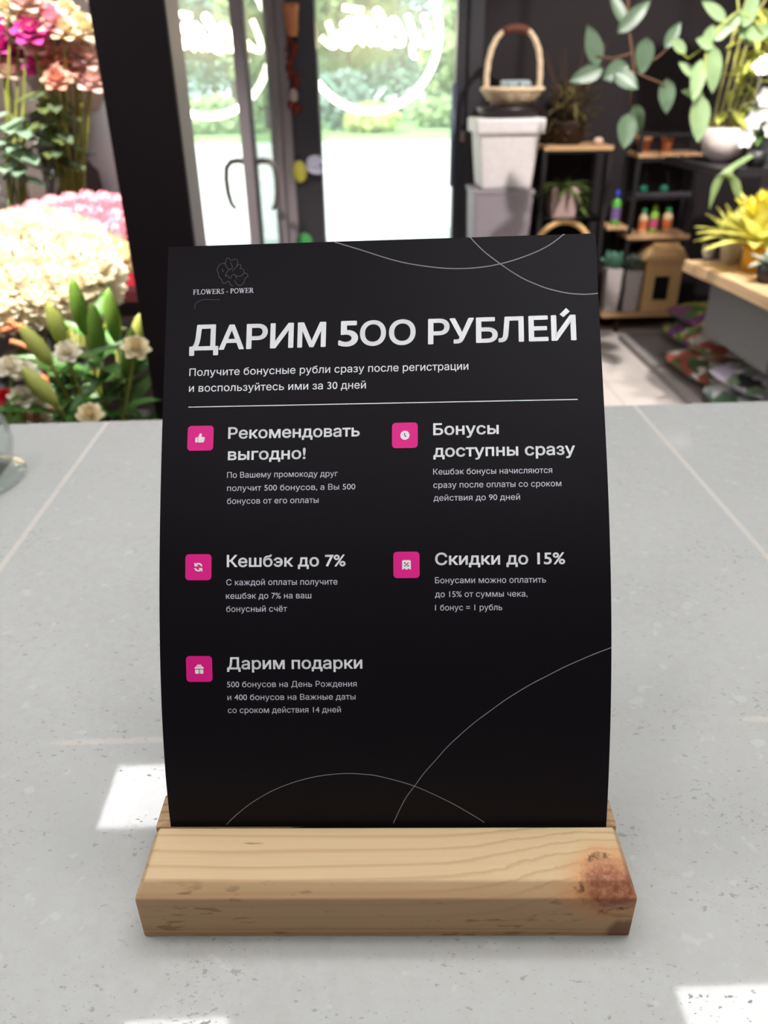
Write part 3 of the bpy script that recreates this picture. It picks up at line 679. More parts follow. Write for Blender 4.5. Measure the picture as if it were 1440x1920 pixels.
def tree(x, y, h, rw, m, label, seed, name='tree'):
    t = thing(name, label, 'tree', (x, y, 0.05))
    mb = MB(); rnd = random.Random(seed)
    for k in range(7): foliage(mb, (rnd.uniform(-.5,.5)*rw, rnd.uniform(-.4,.4)*rw, h*rnd.uniform(.20,.84)), (rw*.62, rw*.62, h*.22), 330, .42, seed*31+k)
    obj('foliage', mb, m, t)
    tb = MB().tube([(0,0,0),(0.05,0,h*.3),(-.05,.05,h*.6),(0.05,0,h*.8)], [.17,.14,.10,.04], 8)
    for k in range(4):
        a = k*1.7+seed; tb.tube([(0,0,h*(.3+.1*k)),(cos(a)*rw*.3,sin(a)*rw*.3,h*(.45+.1*k)),(cos(a)*rw*.55,sin(a)*rw*.55,h*(.55+.1*k))], [.08,.05,.02], 6)
    obj('trunk', tb, BARK, t, smooth=True); return t
TREES = [(-8.8,31,8.0,3.2,G2,'blue-green tree on the lawn, seen at the far left of the left window'),
         (-5.6,41,9.0,3.6,G2,'dark blue-green tree behind the first neon reflection, left of the mullion'),
         (-2.9,29.5,6.6,2.3,G1,'pale green tree on the lawn just left of the black mullion'),
         (-0.3,36,6.6,2.4,G1,'pale grey-green tree at the left side of the right glass door'),
         (2.4,46,9.5,3.8,G2,'blue-green tree in the middle of the right glass door'),
         (4.8,33,7.2,2.6,G1,'light green tree at the right side of the right glass door'),
         (8.0,36,8.0,3.2,G2,'blue-green tree hidden behind the right door frame')]
for i, (x, y, h, r_, m_, lb) in enumerate(TREES[:6]): tree(x, y, h, r_, m_, lb, i+3)
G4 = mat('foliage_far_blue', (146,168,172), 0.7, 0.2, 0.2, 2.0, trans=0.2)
far = None
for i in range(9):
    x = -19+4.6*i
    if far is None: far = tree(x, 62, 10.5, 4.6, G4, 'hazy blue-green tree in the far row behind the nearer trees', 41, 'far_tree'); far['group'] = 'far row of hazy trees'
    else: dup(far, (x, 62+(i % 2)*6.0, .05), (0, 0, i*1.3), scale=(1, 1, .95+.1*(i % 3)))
for i, (x, y, rx, rz_, m_, lb) in enumerate([(0.55,26.0,.85,.42,G3,'yellow-green rounded bush low behind the pavement, left in the right door'),
        (-0.35,27.5,.9,.9,G2,'dark green bush beside the yellow-green bush at the left in the right door'),
        (3.1,29,1.3,.5,G1,'low green hedge bush at the right in the right door'),
        (-4.4,27,1.5,.55,G1,'low green bush beyond the pavement in the left window')]):
    t = thing('bush', lb, 'bush', (x, y, 0.05)); mb = MB(); foliage(mb, (0,0,rz_*.9), (rx,rx,rz_), 520, .26, 90+i); obj('foliage', mb, m_, t)
    obj('stem', MB().tube([(0,0,0),(0,0,rz_)], .04, 6), BARK, t)

# ---- mirror images of an indoor neon sign, built as glowing tubes outside
NEON = mat('neon_word_reflection', (255,240,205), 0.4, 0.2, 0.0, 5, emit=(255,236,196), strength=16.0)
NEON_R = mat('neon_ring_reflection', (255,250,235), 0.4, 0.2, 0.0, 5, emit=(255,246,222), strength=12.0)
def neon(cx, cz, label):
    t = thing('neon_reflection', label, 'neon reflection', (cx, 4.86, cz))
    R_ = 0.372
    obj('ring', MB().tube([(R_*cos(2*pi*i/56), 0, R_*sin(2*pi*i/56)) for i in range(57)], 0.017, 8, cap=False), NEON_R, t, smooth=True)
    # the word, mirrored as in a reflection, in joined-up strokes
    def s(pts): return [(-(x-2.35)*0.142, 0.0, (y-0.5)*0.142 + 0.01) for x, y in ((p[0]+p[1]*.35, p[1]) for p in pts)]
    letters = [[(0,1.0),(.0,.35),(.12,.02),(.38,.1),(.55,.4),(.6,1.0),(.6,.1),(.75,.0),(.82,-.3),(.7,-.35)],
               [(.95,.4),(1.2,.5),(1.3,.75),(1.12,.85),(1.0,.5),(1.1,.08),(1.4,.1)],
               [(1.5,.4),(1.6,1.1),(1.75,1.05),(1.6,.5),(1.85,.45),(1.85,.1),(1.6,.02),(1.52,.4)],
               [(2.05,.05),(2.1,.75),(2.3,.8),(2.35,.05),(2.4,.75),(2.6,.8),(2.65,.05),(2.7,.75),(2.9,.8),(2.95,.1)],
               [(3.1,.8),(3.12,.05),(3.4,.05),(3.45,.4),(3.15,.45)],[(3.65,.8),(3.65,.1),(3.85,.05),(4.1,.3)],[(2.2,1.15),(2.9,1.25)]]
    wd = MB()
    for L in letters: wd.tube([ (p.x, p.y, p.z) for p in smooth_pts([Vector(q) for q in s(L)], 4)], 0.0125, 6)
    obj('lettering', wd, NEON, t, smooth=True)
    obj('hanging_wire', MB().tube([(-.15,0,R_*.92),(-.15,0,2.9-cz)], .002, 5).tube([(.15,0,R_*.92),(.15,0,2.9-cz)], .002, 5), M_BLACKMETAL, t)
    return t
pL, pR = at(376, 72, 4.86), at(694, 62, 4.86)
neon(pL.x, pL.z, 'round neon reflection, built as tubes outside the left window behind the open door leaf')
neon(pR.x, pR.z, 'round neon reflection, built as tubes outside the right glass door')
struct('trim_4', MB().box((-1.6,4.82,2.88),(1.6,5.6,2.98)), M_FRAME)        # canopy the neon tubes hang from

# ---- little things hung on the mullion
TERRA = mat('terracotta', (190,122,84), 0.7, 0.3, 0.15, 30)
def wall_pot(px, py, s_, m_, label, name='hanging_pot'):
    p = at(px, py, 4.585); t = thing(name, label, 'flower pot', (p.x, p.y, p.z))
    obj('pot', MB().lathe([(.026*s_,0),(.037*s_,.11*s_),(.041*s_,.115*s_),(.041*s_,.14*s_),(.036*s_,.14*s_),(.032*s_,.02*s_)], n=20), m_, t, smooth=True)
    obj('bracket', MB().tube([(0,.036*s_,.12*s_),(0,.052*s_,.12*s_)], .006, 6), M_BLACKMETAL, t)
    return t
wall_pot(548, 68, 1.0, TERRA, 'orange terracotta wall pot at the top of the black mullion')
p = at(553, 215, 4.60)
t = thing('garland', 'dark red dried garland hanging on the black mullion under the terracotta pot', 'garland', (p.x, 4.60, p.z))
mb = MB(); rnd = random.Random(5)
for i in range(26): mb.ball((rnd.uniform(-.022,.022), rnd.uniform(-.01,.012), .02+i*.0125), rnd.uniform(.012,.02), 7, 5)
obj('dried_bloom', mb, mat('dried_red', (122,52,40), 0.8, 0.2, 0.4, 60), t); obj('pale_tassel', MB().ball((0,-.015,.09),.022,sq=(1,1,1.5)), mat('pale_tassel', (176,160,152), 0.8), t)
obj('hook', MB().tube([(0,.012,.34),(0,.022,.36)], .005, 6), M_BLACKMETAL, t)
p = at(562, 322, 4.585)
t = thing('scent_sachet', 'yellow packet with a pale lilac bow hanging low on the black mullion', 'packet', (p.x, p.y, p.z))
obj('packet', MB().ball((0,0,0), .055, 12, 8, (.75,.5,1.05)), mat('mustard_packet', (188,178,74), 0.5, 0.4), t, smooth=True)
bw = MB()
for s in (-1, 1): bw.leaf((.04,-.03,.04), (.9,-.1,.35*s-.1), .10, .06, (0,-1,.2), .1, .2)
obj('bow', bw, mat('lilac_bow', (188,184,206), 0.4, 0.5), t, smooth=True, solid=.002)
obj('cord', MB().tube([(0,.0,.055),(0,.03,.10)], .002, 5), M_BLACKMETAL, t)
p = at(572, 440, 4.60)
t = thing('green_ball', 'green moss ball hanging at the foot of the black mullion above the sign', 'ornament', (p.x-.005, 4.575, p.z-.03))
obj('moss', MB().ball((0,0,0), .046, 14, 10), mat('bright_moss', (72,140,80), 0.8, 0.2, 0.3, 60), t, smooth=True); obj('cord', MB().tube([(0,.01,.04),(0,.042,.12)], .002, 5), M_BLACKMETAL, t)
# ================================================================== spot lamps: over the flowers, and added ones brightening the right
def spot(x, y, z, tx, ty, tz, watts, cone, label, color=(1,0.95,0.9)):
    t = thing('spotlight', label, 'spotlight', (x, y, z)); d = (Vector((tx,ty,tz))-Vector((x,y,z))).normalized()
    obj('can', MB().tube([Vector((0,0,0))-d*.10, Vector((0,0,0))-d*.004], .04, 14), M_BLACKMETAL, t)
    obj('bracket', MB().tube([Vector((0,0,0))-d*.06, (0,0,3.0-z)], .008, 6), M_BLACKMETAL, t)
    ld = bpy.data.lights.new('spot_lamp', 'SPOT'); ld.energy = watts; ld.spot_size = radians(cone); ld.spot_blend = 0.5; ld.shadow_soft_size = 0.04; ld.color = color
    lo = bpy.data.objects.new('spot_lamp', ld); COL.objects.link(lo); lo.parent = t; lo.rotation_euler = d.to_track_quat('-Z', 'Y').to_euler(); return t
spot(1.35, 2.35, 2.85, 1.35, 4.3, 0.35, 430, 68, 'unseen black spotlight added to brighten the plant shelves and floor', (1,0.96,0.93))  # unseen lamp added to lift the dark shelves and floor
spot(1.75, 2.2, 2.85, 1.72, 3.15, 0.85, 230, 50, 'unseen black spotlight added to brighten the plant table', (1,0.96,0.9))  # unseen lamp added for the plants on the slab
spot(-0.80, 1.15, 2.85, -0.74, 1.80, 0.95, 1150, 25, 'black ceiling spotlight over the white flowers, outside the picture', (1,0.94,0.84))
spot(-0.62, 1.0, 2.85, -0.86, 2.35, 1.15, 620, 58, 'black ceiling spotlight over the roses, outside the picture', (1,0.94,0.88))

spot(0.95, 2.5, 2.85, 1.78, 3.40, 0.1, 120, 30, 'unseen black spotlight added to brighten the soil bags', (1,0.97,0.94))  # extra unseen lamp reaching the bags under the tabletop
SHELF = wood_mat('shelf_pine', (206,164,122), (166,118,76), ring=0.02, stretch=0.3, flecks=False)
def leafmat(name, c, tr=0.25): return mat(name, c, 0.42, 0.45, 0.25, 14, trans=tr)

# ---- first shelf unit (black frame, beside the planters)
def frame_posts(mb, x0, x1, y0, y1, z1, w=.022):
    for x in (x0, x1):
        for y in (y0, y1): mb.box((x-w/2, y-w/2, 0), (x+w/2, y+w/2, z1))
    return mb
t = thing('shelf_unit', 'black metal shelf unit with one wooden board, right of the white planter', 'shelf', (0,0,0))
fr = frame_posts(MB(), .975, 1.315, 4.33, 4.60, 1.02)
for z in (.36, .655, .99):
    fr.box((.975,4.32,z-.012),(1.315,4.34,z)).box((.975,4.59,z-.012),(1.315,4.61,z))
obj('frame', fr, M_BLACKMETAL, t)
obj('shelf_board', MB().box((.965,4.31,.99),(1.325,4.62,1.012)), SHELF, t, bevel=.003)
obj('lower_shelf', MB().box((.965,4.32,.643),(1.325,4.61,.655)), mat('black_board', (34,30,32), 0.6), t)
obj('lower_shelf', MB().box((.965,4.32,.348),(1.325,4.61,.36)), mat('black_board', (34,30,32), 0.6), t)
t = thing('dried_heather', 'brown-green bushy plant in a dark pot on the first wooden shelf', 'plant', (1.115, 4.46, 1.012))
obj('pot', MB().lathe([(.07,0),(.10,.10),(.105,.11),(.09,.11),(.085,.09)], n=20), mat('dark_brown_pot', (54,36,30), 0.7), t, smooth=True)
mb = MB(); rnd = random.Random(8)
for i in range(230):
    a = rnd.uniform(0, 2*pi); rr = rnd.uniform(0, .17); z = rnd.uniform(.06, .30)-rr*.35
    mb.leaf((cos(a)*rr*.6, sin(a)*rr*.5, max(.02, z)), (cos(a)*rnd.uniform(.2,1), sin(a)*rnd.uniform(.2,1), rnd.uniform(-.5,1)), rnd.uniform(.05,.085), .017, bend=.2)
obj('foliage', mb, leafmat('olive_brown_leaf', (116,104,62)), t)
mb = MB()
for i in range(9):
    a = i*2.4; mb.tube([(0,0,.08),(cos(a)*.08,sin(a)*.07,.24),(cos(a)*.17,sin(a)*.12,.40+.03*(i % 3))], [.003,.0025,.0015], 5)
obj('twig', mb, mat('brown_twig', (98,66,48), 0.8), t)
t = thing('shell', 'small pale shell ornament on the right end of the first wooden shelf', 'ornament', (1.255, 4.36, 1.012))
obj('body', MB().ball((0,0,.018), .024, 12, 8, (1.1,.8,.75)), mat('pale_shell', (214,184,162), 0.5), t, smooth=True); obj('lip', MB().ball((.012,-.012,.012), .012, 8, 6), mat('pink_lip', (196,150,130), 0.5), t, smooth=True)
p = at(1058, 400, 4.44)
t = thing('square_plant_pot', 'square dusty-pink flower pot with trailing leaves on the black shelf', 'flower pot', (1.112, 4.44, .655))
obj('pot', MB().frustum((0,0), 0, .155, .066, .078), mat('dusty_pink_pot', (178,150,144), 0.6), t, bevel=.006)
mb = MB(); rnd = random.Random(9)
for i in range(44):
    a = rnd.uniform(0, 2*pi); rr = rnd.uniform(.02,.07)
    mb.leaf((cos(a)*rr, sin(a)*rr, .155), (cos(a), sin(a), rnd.uniform(-.2,.9)), rnd.uniform(.07,.13), .035, bend=.6)
for i in range(14): mb.leaf((.085+.01*(i%3), -.02, .13-.011*i), (rnd.uniform(.3,1), rnd.uniform(-1,.2), rnd.uniform(-.6,.3)), .06, .035, bend=.4)
obj('foliage', mb, leafmat('olive_leaf', (96,112,58)), t)
t = thing('wooden_arch', 'pale bent-wood basket handle arch at the foot of the first shelf unit', 'basket', (1.085, 4.22, .36))
am = MB(); am.tube([(-.165+.0*i, 0, 0) for i in range(1)] + [(.165*cos(pi-pi*i/20), 0, .10+.20*sin(pi*i/20)) for i in range(21)] + [(.165,0,0)], .014, 10)
obj('handle', am, mat('bent_wood', (214,174,116), 0.6), t, smooth=True)
bk = MB().lathe([(.13,-.14),(.165,.0),(.172,.01),(.172,.03),(.155,.03),(.12,-.12)], n=28)
obj('bowl', bk, mat('brown_wicker', (128,92,58), 0.8, bump=.6), t, smooth=True)
t2 = thing('stool', 'low black stool holding the arched basket, hidden low beside the first shelf unit', 'stool', (1.085, 4.22, 0))
sm_ = MB().box((-.15,-.10,.19),(.15,.10,.22))
obj('seat', sm_, M_BLACKMETAL, t2)
for x in (-.13, .13):
    for y in (-.08, .08): obj('leg', MB().box((x-.012,y-.012,0),(x+.012,y+.012,.19)), M_BLACKMETAL, t2)

# ---- second shelf unit (narrower, with bottles)
t = thing('shelf_unit', 'black metal rack with three wooden shelves holding bottles and a birdhouse', 'shelf', (0,0,0))
fr = frame_posts(MB(), 1.512, 1.842, 4.46, 4.72-.08, 1.06)
for z in (.94, .525, .10): fr.box((1.512,4.45,z-.02),(1.842,4.47,z)).box((1.512,4.63,z-.02),(1.842,4.65,z))
fr.box((1.512,4.45,1.04),(1.842,4.47,1.06)).box((1.50,4.45,.735),(1.842,4.47,.75))
obj('frame', fr, M_BLACKMETAL, t)
for k in range(3): obj('shelf_board', MB().box((1.500+.118*k,4.44,.94),(1.611+.118*k,4.65,.962)), SHELF, t, bevel=.003)
obj('shelf_board', MB().box((1.500,4.43,.525),(1.850,4.65,.548)), SHELF, t, bevel=.003)
obj('shelf_board', MB().box((1.40,4.40,.10),(1.850,4.65,.123)), SHELF, t, bevel=.003)
obj('side_shelf', MB().box((1.385,4.46,.575),(1.505,4.65,.593)), SHELF, t, bevel=.003)
obj('side_post', MB().box((1.385,4.62,0),(1.405,4.64,1.0)), M_BLACKMETAL, t)
for x in (1.55, 1.66): pass
tt = thing('clay_pot', 'small terracotta cup on the top board of the bottle rack', 'flower pot', (1.675, 4.52, .962))
obj('cup', MB().lathe([(.02,0),(.03,.05),(.033,.055),(.033,.075),(.027,.075),(.022,.01)], n=18), TERRA, tt, smooth=True); obj('saucer', MB().lathe([(.034,0),(.038,.006),(.03,.008)], n=18), TERRA, tt)
tt = thing('clay_pot', 'terracotta pot behind the hanging leaf at the left end of the rack top', 'flower pot', (1.560, 4.56, .962))
obj('cup', MB().lathe([(.028,0),(.04,.055),(.044,.06),(.044,.08),(.036,.08),(.03,.01)], n=18), TERRA, tt, smooth=True); obj('saucer', MB().lathe([(.045,0),(.05,.006),(.04,.008)], n=18), TERRA, tt)
# bottles
CAPG = mat('green_cap', (38,150,86), 0.4); CREAM = mat('cream_bottle', (222,186,150), 0.45); LIME = mat('lime_bottle', (128,178,52), 0.4)
def bottle(x, y, z, h, r, body, cap, label, band=None):
    t = thing('bottle', label, 'bottle', (x, y, z))
    obj('body', MB().lathe([(r*.9,0),(r,.006),(r,h*.60),(r*.85,h*.68),(r*.42,h*.76),(r*.42,h*.80)], n=18), body, t, smooth=True)
    obj('cap', MB().lathe([(r*.60,h*.78),(r*.62,h*.9),(r*.40,h*.93),(r*.36,h),(r*.1,h*1.0)], n=14), cap, t, smooth=True)
    if band: obj('sticker', MB().lathe([(r*1.01,h*.15),(r*1.01,h*.5)], n=18, close=False), band, t, smooth=True)
    return t
ORG = mat('orange_sticker', (214,120,70), 0.5); PNK = mat('pink_sticker', (190,80,120), 0.5)
bottle(1.606, 4.52, .548, .135, .024, CREAM, CAPG, 'cream bottle with green cap at the left on the rack shelf', ORG)
bottle(1.742, 4.52, .548, .140, .027, CREAM, CAPG, 'cream bottle with green cap at the right on the rack shelf', ORG)
bottle(1.672, 4.54, .548, .150, .026, LIME, LIME, 'lime green bottle between the two cream bottles', PNK)
bottle(1.635, 4.58, .548, .120, .020, LIME, CAPG, 'small lime bottle behind, right beside the left cream bottle')
bottle(1.452, 4.55, .593, .18, .026, mat('green_spray', (92,170,60), 0.4), mat('blue_cap', (40,60,170), 0.4), 'green spray bottle with blue top on the small side shelf', mat('lilac_sticker', (120,90,150), 0.5))
for x, lb in ((1.585, 'small dark bottle with teal top hanging at the left above the rack shelf'), (1.700, 'small dark bottle with teal top hanging at the right above the rack shelf')):
    t = thing('bottle', lb, 'bottle', (x, 4.53, .75))
    obj('body', MB().lathe([(.018,0),(.02,.005),(.02,.012)], n=14), M_BLACKMETAL, t); obj('cap', MB().lathe([(.02,.012),(.023,.02),(.023,.034),(.012,.045)], n=14), mat('teal_cap', (30,120,92), 0.4), t, smooth=True)
t = thing('rack_tray', 'thin black tray across the rack under the teal topped bottles', 'tray', (1.677, 4.54, .735))
obj('base', MB().box((-.16,-.07,0),(.16,.07,.015)), mat('grey_tray', (74,70,76), 0.5), t); obj('rim', MB().box((-.16,-.075,0),(.16,-.07,.03)), mat('grey_tray', (74,70,76), 0.5), t)
# birdhouse
WB = wood_mat('birdhouse_pine', (226,184,130), (186,138,88), ring=0.02, stretch=0.4, flecks=False, axis=2)
t = thing('birdhouse', 'pale wooden lantern house with a dark doorway on the lowest rack shelf', 'birdhouse', (1.735, 4.50, .123))
hb_ = MB().box((-.105,-.07,0),(-.045,-.055,.29)).box((.045,-.07,0),(.105,-.055,.29)).box((-.045,-.07,0),(.045,-.055,.065)).box((-.045,-.07,.20),(.045,-.055,.29)).box((-.105,-.055,0),(-.095,.07,.29)).box((.095,-.055,0),(.105,.07,.29)).box((-.095,.06,0),(.095,.07,.29))
obj('walls', hb_, WB, t)
obj('roof', MB().add([(-.13,-.09,.285),(.13,-.09,.285),(.13,.09,.285),(-.13,.09,.285),(-.095,-.06,.355),(.095,-.06,.355),(.095,.06,.355),(-.095,.06,.355)], [(0,3,2,1),(4,5,6,7),(0,1,5,4),(1,2,6,5),(2,3,7,6),(3,0,4,7)]).box((-.075,-.05,.355),(.075,.05,.385)), WB, t, bevel=.004)
obj('dark_interior', MB().box((-.09,-.05,.004),(.09,.055,.28)), mat('deep_black', (8,7,8), 0.9), t)
# tall pots with succulents
PT = mat('ash_white_pot', (188,176,172), 0.6)
for i, (x, y, s_, lb) in enumerate([(1.455, 4.47, 1.0, 'tall ash-white pot with a teal succulent, next to the sign edge'), (1.566, 4.46, .96, 'tall ash-white pot between the succulent pot and the birdhouse')]):
    t = thing('tall_pot', lb, 'flower pot', (x, y, .123))
    obj('pot', MB().frustum((0,0), 0, .245*s_, .038, .047), PT, t, bevel=.004)
    mb = MB(); rnd = random.Random(20+i)
    for k in range(26):
        a = k*2.4; el = .15+.9*k/26
        mb.leaf((cos(a)*.012, sin(a)*.012, .245*s_), (cos(a)*cos(el*1.3), sin(a)*cos(el*1.3), sin(el*1.3)+.1), .07+.03*rnd.random(), .034, bend=-.15, fold=.2)
    obj('succulent', mb, leafmat('teal_succulent' if i == 0 else 'grey_green_succulent', (112,160,136) if i == 0 else (110,120,108)), t)

# ---- planters and the basket
t = thing('grey_planter', 'tall dusty grey square planter right of the glass door', 'planter', (.750, 4.33, 0))
GP = mat('mauve_grey_plastic', (146,136,142), 0.5)
obj('body', MB().frustum((0,0), 0, .815, .125, .152), GP, t, bevel=.012); obj('rim', MB().frustum((0,0), .80, .822, .156, .157), GP, t, bevel=.004)
t = thing('white_planter', 'white square planter with a thick rim standing on the grey planter', 'planter', (.762, 4.33, .822))
WP = mat('white_plastic', (226,218,216), 0.45)
obj('body', MB().frustum((0,0), 0, .27, .128, .152), WP, t, bevel=.014); obj('rim', MB().frustum((0,0), .255, .325, .170, .172), WP, t, bevel=.012)
t = thing('round_tray', 'round black-brown tray lying between the white planter and the basket', 'tray', (.778, 4.33, 1.147))
BT = mat('black_brown_tray', (42,32,32), 0.45)
obj('base', MB().lathe([(.13,0),(.155,.02),(.165,.045),(.158,.046),(.145,.02),(.02,.012)], n=32), BT, t, smooth=True); obj('inset', MB().lathe([(.02,.012),(.10,.013),(.10,.05),(.02,.052)], n=24), BT, t)
t = thing('wicker_basket', 'cream wicker basket with a tall arched handle on top of the planters', 'basket', (.787, 4.33, 1.197), -0.15)
WK = mat('cream_wicker', (236,210,174), 0.7, 0.3, 0.2, 60, bump=0.8)
rows = MB(); rz_ = [(.070,.0),(.098,.014),(.120,.030),(.135,.047),(.145,.063)]
rows.lathe([(.02,0.003)]+[(r-.006, z) for r, z in rz_]+[(.140,.066),(.128,.05),(.10,.02),(.02,.012)], n=36)
for r, z in rz_:
    for q in (0, 1): rows.tube([((r+.004*sin(i*pi/2+q*pi))*cos(2*pi*i/40), (r+.004*sin(i*pi/2+q*pi))*sin(2*pi*i/40), z+.006*q) for i in range(41)], .0055, 5, cap=False)
obj('bowl', rows, WK, t, smooth=True)
rm = MB()
for q in range(3): rm.tube([((.148+.006*cos(i*.9+q*2.1))*cos(2*pi*i/80), (.148+.006*cos(i*.9+q*2.1))*sin(2*pi*i/80), .073+.006*sin(i*.9+q*2.1)) for i in range(81)], .0065, 5, cap=False)
obj('rim', rm, WK, t, smooth=True)
HP = [(-.128,.06),(-.130,.12),(-.125,.19),(-.110,.25),(-.082,.298),(-.045,.324),(0,.331),(.045,.324),(.082,.298),(.110,.25),(.125,.19),(.130,.12),(.128,.06)]
hm = MB()
for q in range(3): 
    pts = smooth_pts([Vector((x, 0, z)) for x, z in HP], 5); hm.tube([p+Vector((cos(i*.5+q*2.1)*.005, sin(i*.5+q*2.1)*.008, 0)) for i, p in enumerate(pts)], .0095, 6)
obj('handle', hm, WK, t, smooth=True)
obj('handle_wrap', MB().tube([(-.06,0,.316),(-.03,0,.328),(0,0,.331),(.03,0,.328),(.06,0,.316)], .019, 10), mat('red_brown_wrap', (104,58,44), 0.7), t, smooth=True)
BF = mat('pale_blue_petal', (176,190,192), 0.6)
for i, (x, y) in enumerate([(-.045,-.03),(-.015,-.045),(.015,-.02),(.04,-.045),(-.02,.01),(.065,-.01)]):
    t2 = thing('artificial_flower', 'pale blue flower head in the wicker basket, %s' % ['leftmost','second from the left','in the middle at the front','in the middle of the right half','in the middle at the back','rightmost'][i], 'flower', (.787+x, 4.33+y, 1.266), 0, 'pale blue flowers in the wicker basket')
    mb = MB()
    for k in range(7): a = k*2*pi/7; mb.ball((.013*cos(a), .013*sin(a)-.004, .026+.008*sin(k*2.1)), .0115, 8, 6)
    obj('bloom', mb, BF, t2); obj('stem', MB().tube([(0,0,-.02),(0,0,.03)], .003, 5), M_STEM, t2)

# ---- the hanging rubber plant (big leaves on brown branches)
def hanging(name, label, base, leaves, m, stems, smat):
    t = thing(name, label, 'plant', base); b = Vector(base)
    st = MB()
    for pts, r in stems: st.tube([p-b for p in pts], r, 6)
    obj('stem', st, smat, t, smooth=True)
    for (px, py, Y, dx, dy, dz, L, W) in leaves:
        q = at(px, py, Y)-b; d = Vector((dx, dy, dz)).normalized()
        obj('leaf', MB().leaf(q-d*L*.5, d, L, W, (0.1,-1,.35), .12, .08), m, t, smooth=True)
    return t
RUB = leafmat('rubber_leaf', (82,102,78), .12)
A = lambda x, y, Y: at(x, y, Y)
hang_top = Vector((1.10, 3.62, 2.35))
hl = [(1113,85,3.62,-.35,0,.95,.155,.078),(1100,140,3.60,-.9,-.2,-.25,.15,.065),(1155,135,3.58,-.9,-.3,-.35,.12,.085),(1190,30,3.6,.75,0,.7,.17,.06),(1208,105,3.6,-.05,-.2,-1,.135,.080),
      (1175,150,3.55,.6,-.4,-.4,.12,.075),(1262,65,3.66,.55,.2,.8,.12,.05),(1250,180,3.58,.1,-.3,-1,.13,.075),(1175,245,3.55,-.1,-.4,-1,.14,.085),(1195,225,3.6,.4,.1,-.8,.13,.075),
      (1160,15,3.62,-.5,.2,.9,.15,.05)]
hanging('rubber_plant', 'dark plant with large oval grey-green leaves hanging above the shelf units', tuple(hang_top), hl, RUB,
        [([hang_top, A(1178,-40,3.62), A(1176,40,3.62), A(1184,90,3.6), A(1188,130,3.6), A(1180,200,3.58)], [.006,.006,.006,.005,.005,.003]),
         ([A(1184,100,3.6), A(1150,110,3.61), A(1118,105,3.62)], .0035), ([A(1176,50,3.62), A(1185,35,3.6)], .003), ([A(1186,120,3.6), A(1230,110,3.62), A(1252,90,3.65)], .003), ([A(1188,135,3.6), A(1225,150,3.58), A(1248,160,3.58)], .003)], mat('brown_branch', (104,72,52), 0.7))
hp = thing('hanging_planter', 'black hanging planter of the large-leaved plant, above the picture', 'planter', (1.10, 3.62, 2.25))
obj('bowl', MB().lathe([(.07,0),(.11,.06),(.12,.14),(.11,.14),(.09,.02)], n=24), M_BLACKMETAL, hp, smooth=True); obj('cord', MB().tube([(0,0,.02),(0,0,.75)], .003, 5), M_BLACKMETAL, hp)
# pale pothos trailing at the right, in front
POT = leafmat('pale_pothos_leaf', (132,156,110), .3)
pl = [(1308,150,3.3,-.15,-.4,-.9,.15,.062),(1312,222,3.3,.02,-.4,-1,.17,.085),(1338,130,3.32,.15,-.2,-1,.16,.07),(1322,80,3.32,-.8,-.2,.3,.08,.045),(1330,65,3.34,.3,0,.9,.07,.045),(1352,60,3.36,.7,0,.4,.08,.05),
      (1300,175,3.34,-.8,0,.2,.09,.04),(1290,130,3.36,-.7,0,.5,.09,.04),(1272,85,3.4,-.6,0,.5,.08,.045),(1340,20,3.4,-.7,0,.5,.12,.05),(1375,40,3.4,.6,0,.6,.11,.05),(1408,15,3.4,.3,0,1,.13,.06),(1425,60,3.4,.9,0,.2,.12,.06),(1395,55,3.42,-.5,0,.8,.10,.05)]
ptop = Vector((1.52, 3.42, 2.1))
hanging('pothos', 'pale green pothos with pointed leaves trailing at the upper right', tuple(ptop), pl, POT,
        [([ptop, A(1380,-30,3.42), A(1385,20,3.4), A(1350,50,3.36), A(1325,90,3.33), A(1318,140,3.31), A(1312,190,3.3)], [.005,.005,.004,.004,.004,.003,.002]), ([A(1385,20,3.4), A(1415,40,3.4), A(1432,70,3.4)], .003), ([A(1318,140,3.31), A(1295,150,3.34)], .0025), ([A(1325,85,3.33), A(1290,110,3.38), A(1275,95,3.4)], .0025)], M_STEM)
hp = thing('hanging_planter', 'grey hanging planter of the pale pothos, above the picture', 'planter', (1.52, 3.42, 2.02))
obj('bowl', MB().lathe([(.06,0),(.10,.05),(.11,.12),(.10,.12),(.08,.02)], n=24), mat('grey_bowl', (120,116,116), 0.5), hp, smooth=True); obj('cord', MB().tube([(0,0,.02),(0,0,.98)], .003, 5), M_BLACKMETAL, hp)
# ---- upper wall shelf with the round pot
t = thing('wall_shelf', 'long black shelf carrying the round white pot at the right edge', 'shelf', (0,0,0))
obj('shelf_board', MB().box((1.46,3.30,.955),(2.30,3.95,.985)), M_BLACKMETAL, t)
for y in (3.40,3.85): obj('bracket', MB().box((1.75,y-.012,.93),(2.30,y+.012,.955)).box((2.27,y-.012,.65),(2.30,y+.012,.93)), M_BLACKMETAL, t)
t = thing('round_pot_plant', 'yellow-green climbing plant in a round pinkish white pot on the black shelf', 'plant', (1.585, 3.62, .985))
obj('pot', MB().lathe([(.03,0),(.075,.03),(.092,.075),(.088,.125),(.078,.135),(.072,.13),(.08,.08),(.03,.03)], n=28), mat('pinkish_white_pot', (204,190,184), 0.5), t, smooth=True)
YG = leafmat('yellow_green_leaf', (186,190,92), .35); rnd = random.Random(31)
st = MB()
for k in range(6): st.tube([(.02*(k-3),0,.11),(.03*(k-2),-.02,.28),(.035*(k-1.5),-.03,.46+.03*(k % 3)),(.04*(k-1)+.02,-.03,.60)], [.006,.005,.004,.003], 6)
obj('stem', st, mat('pale_yellow_stem', (176,170,100), 0.5), t, smooth=True)
mb = MB()
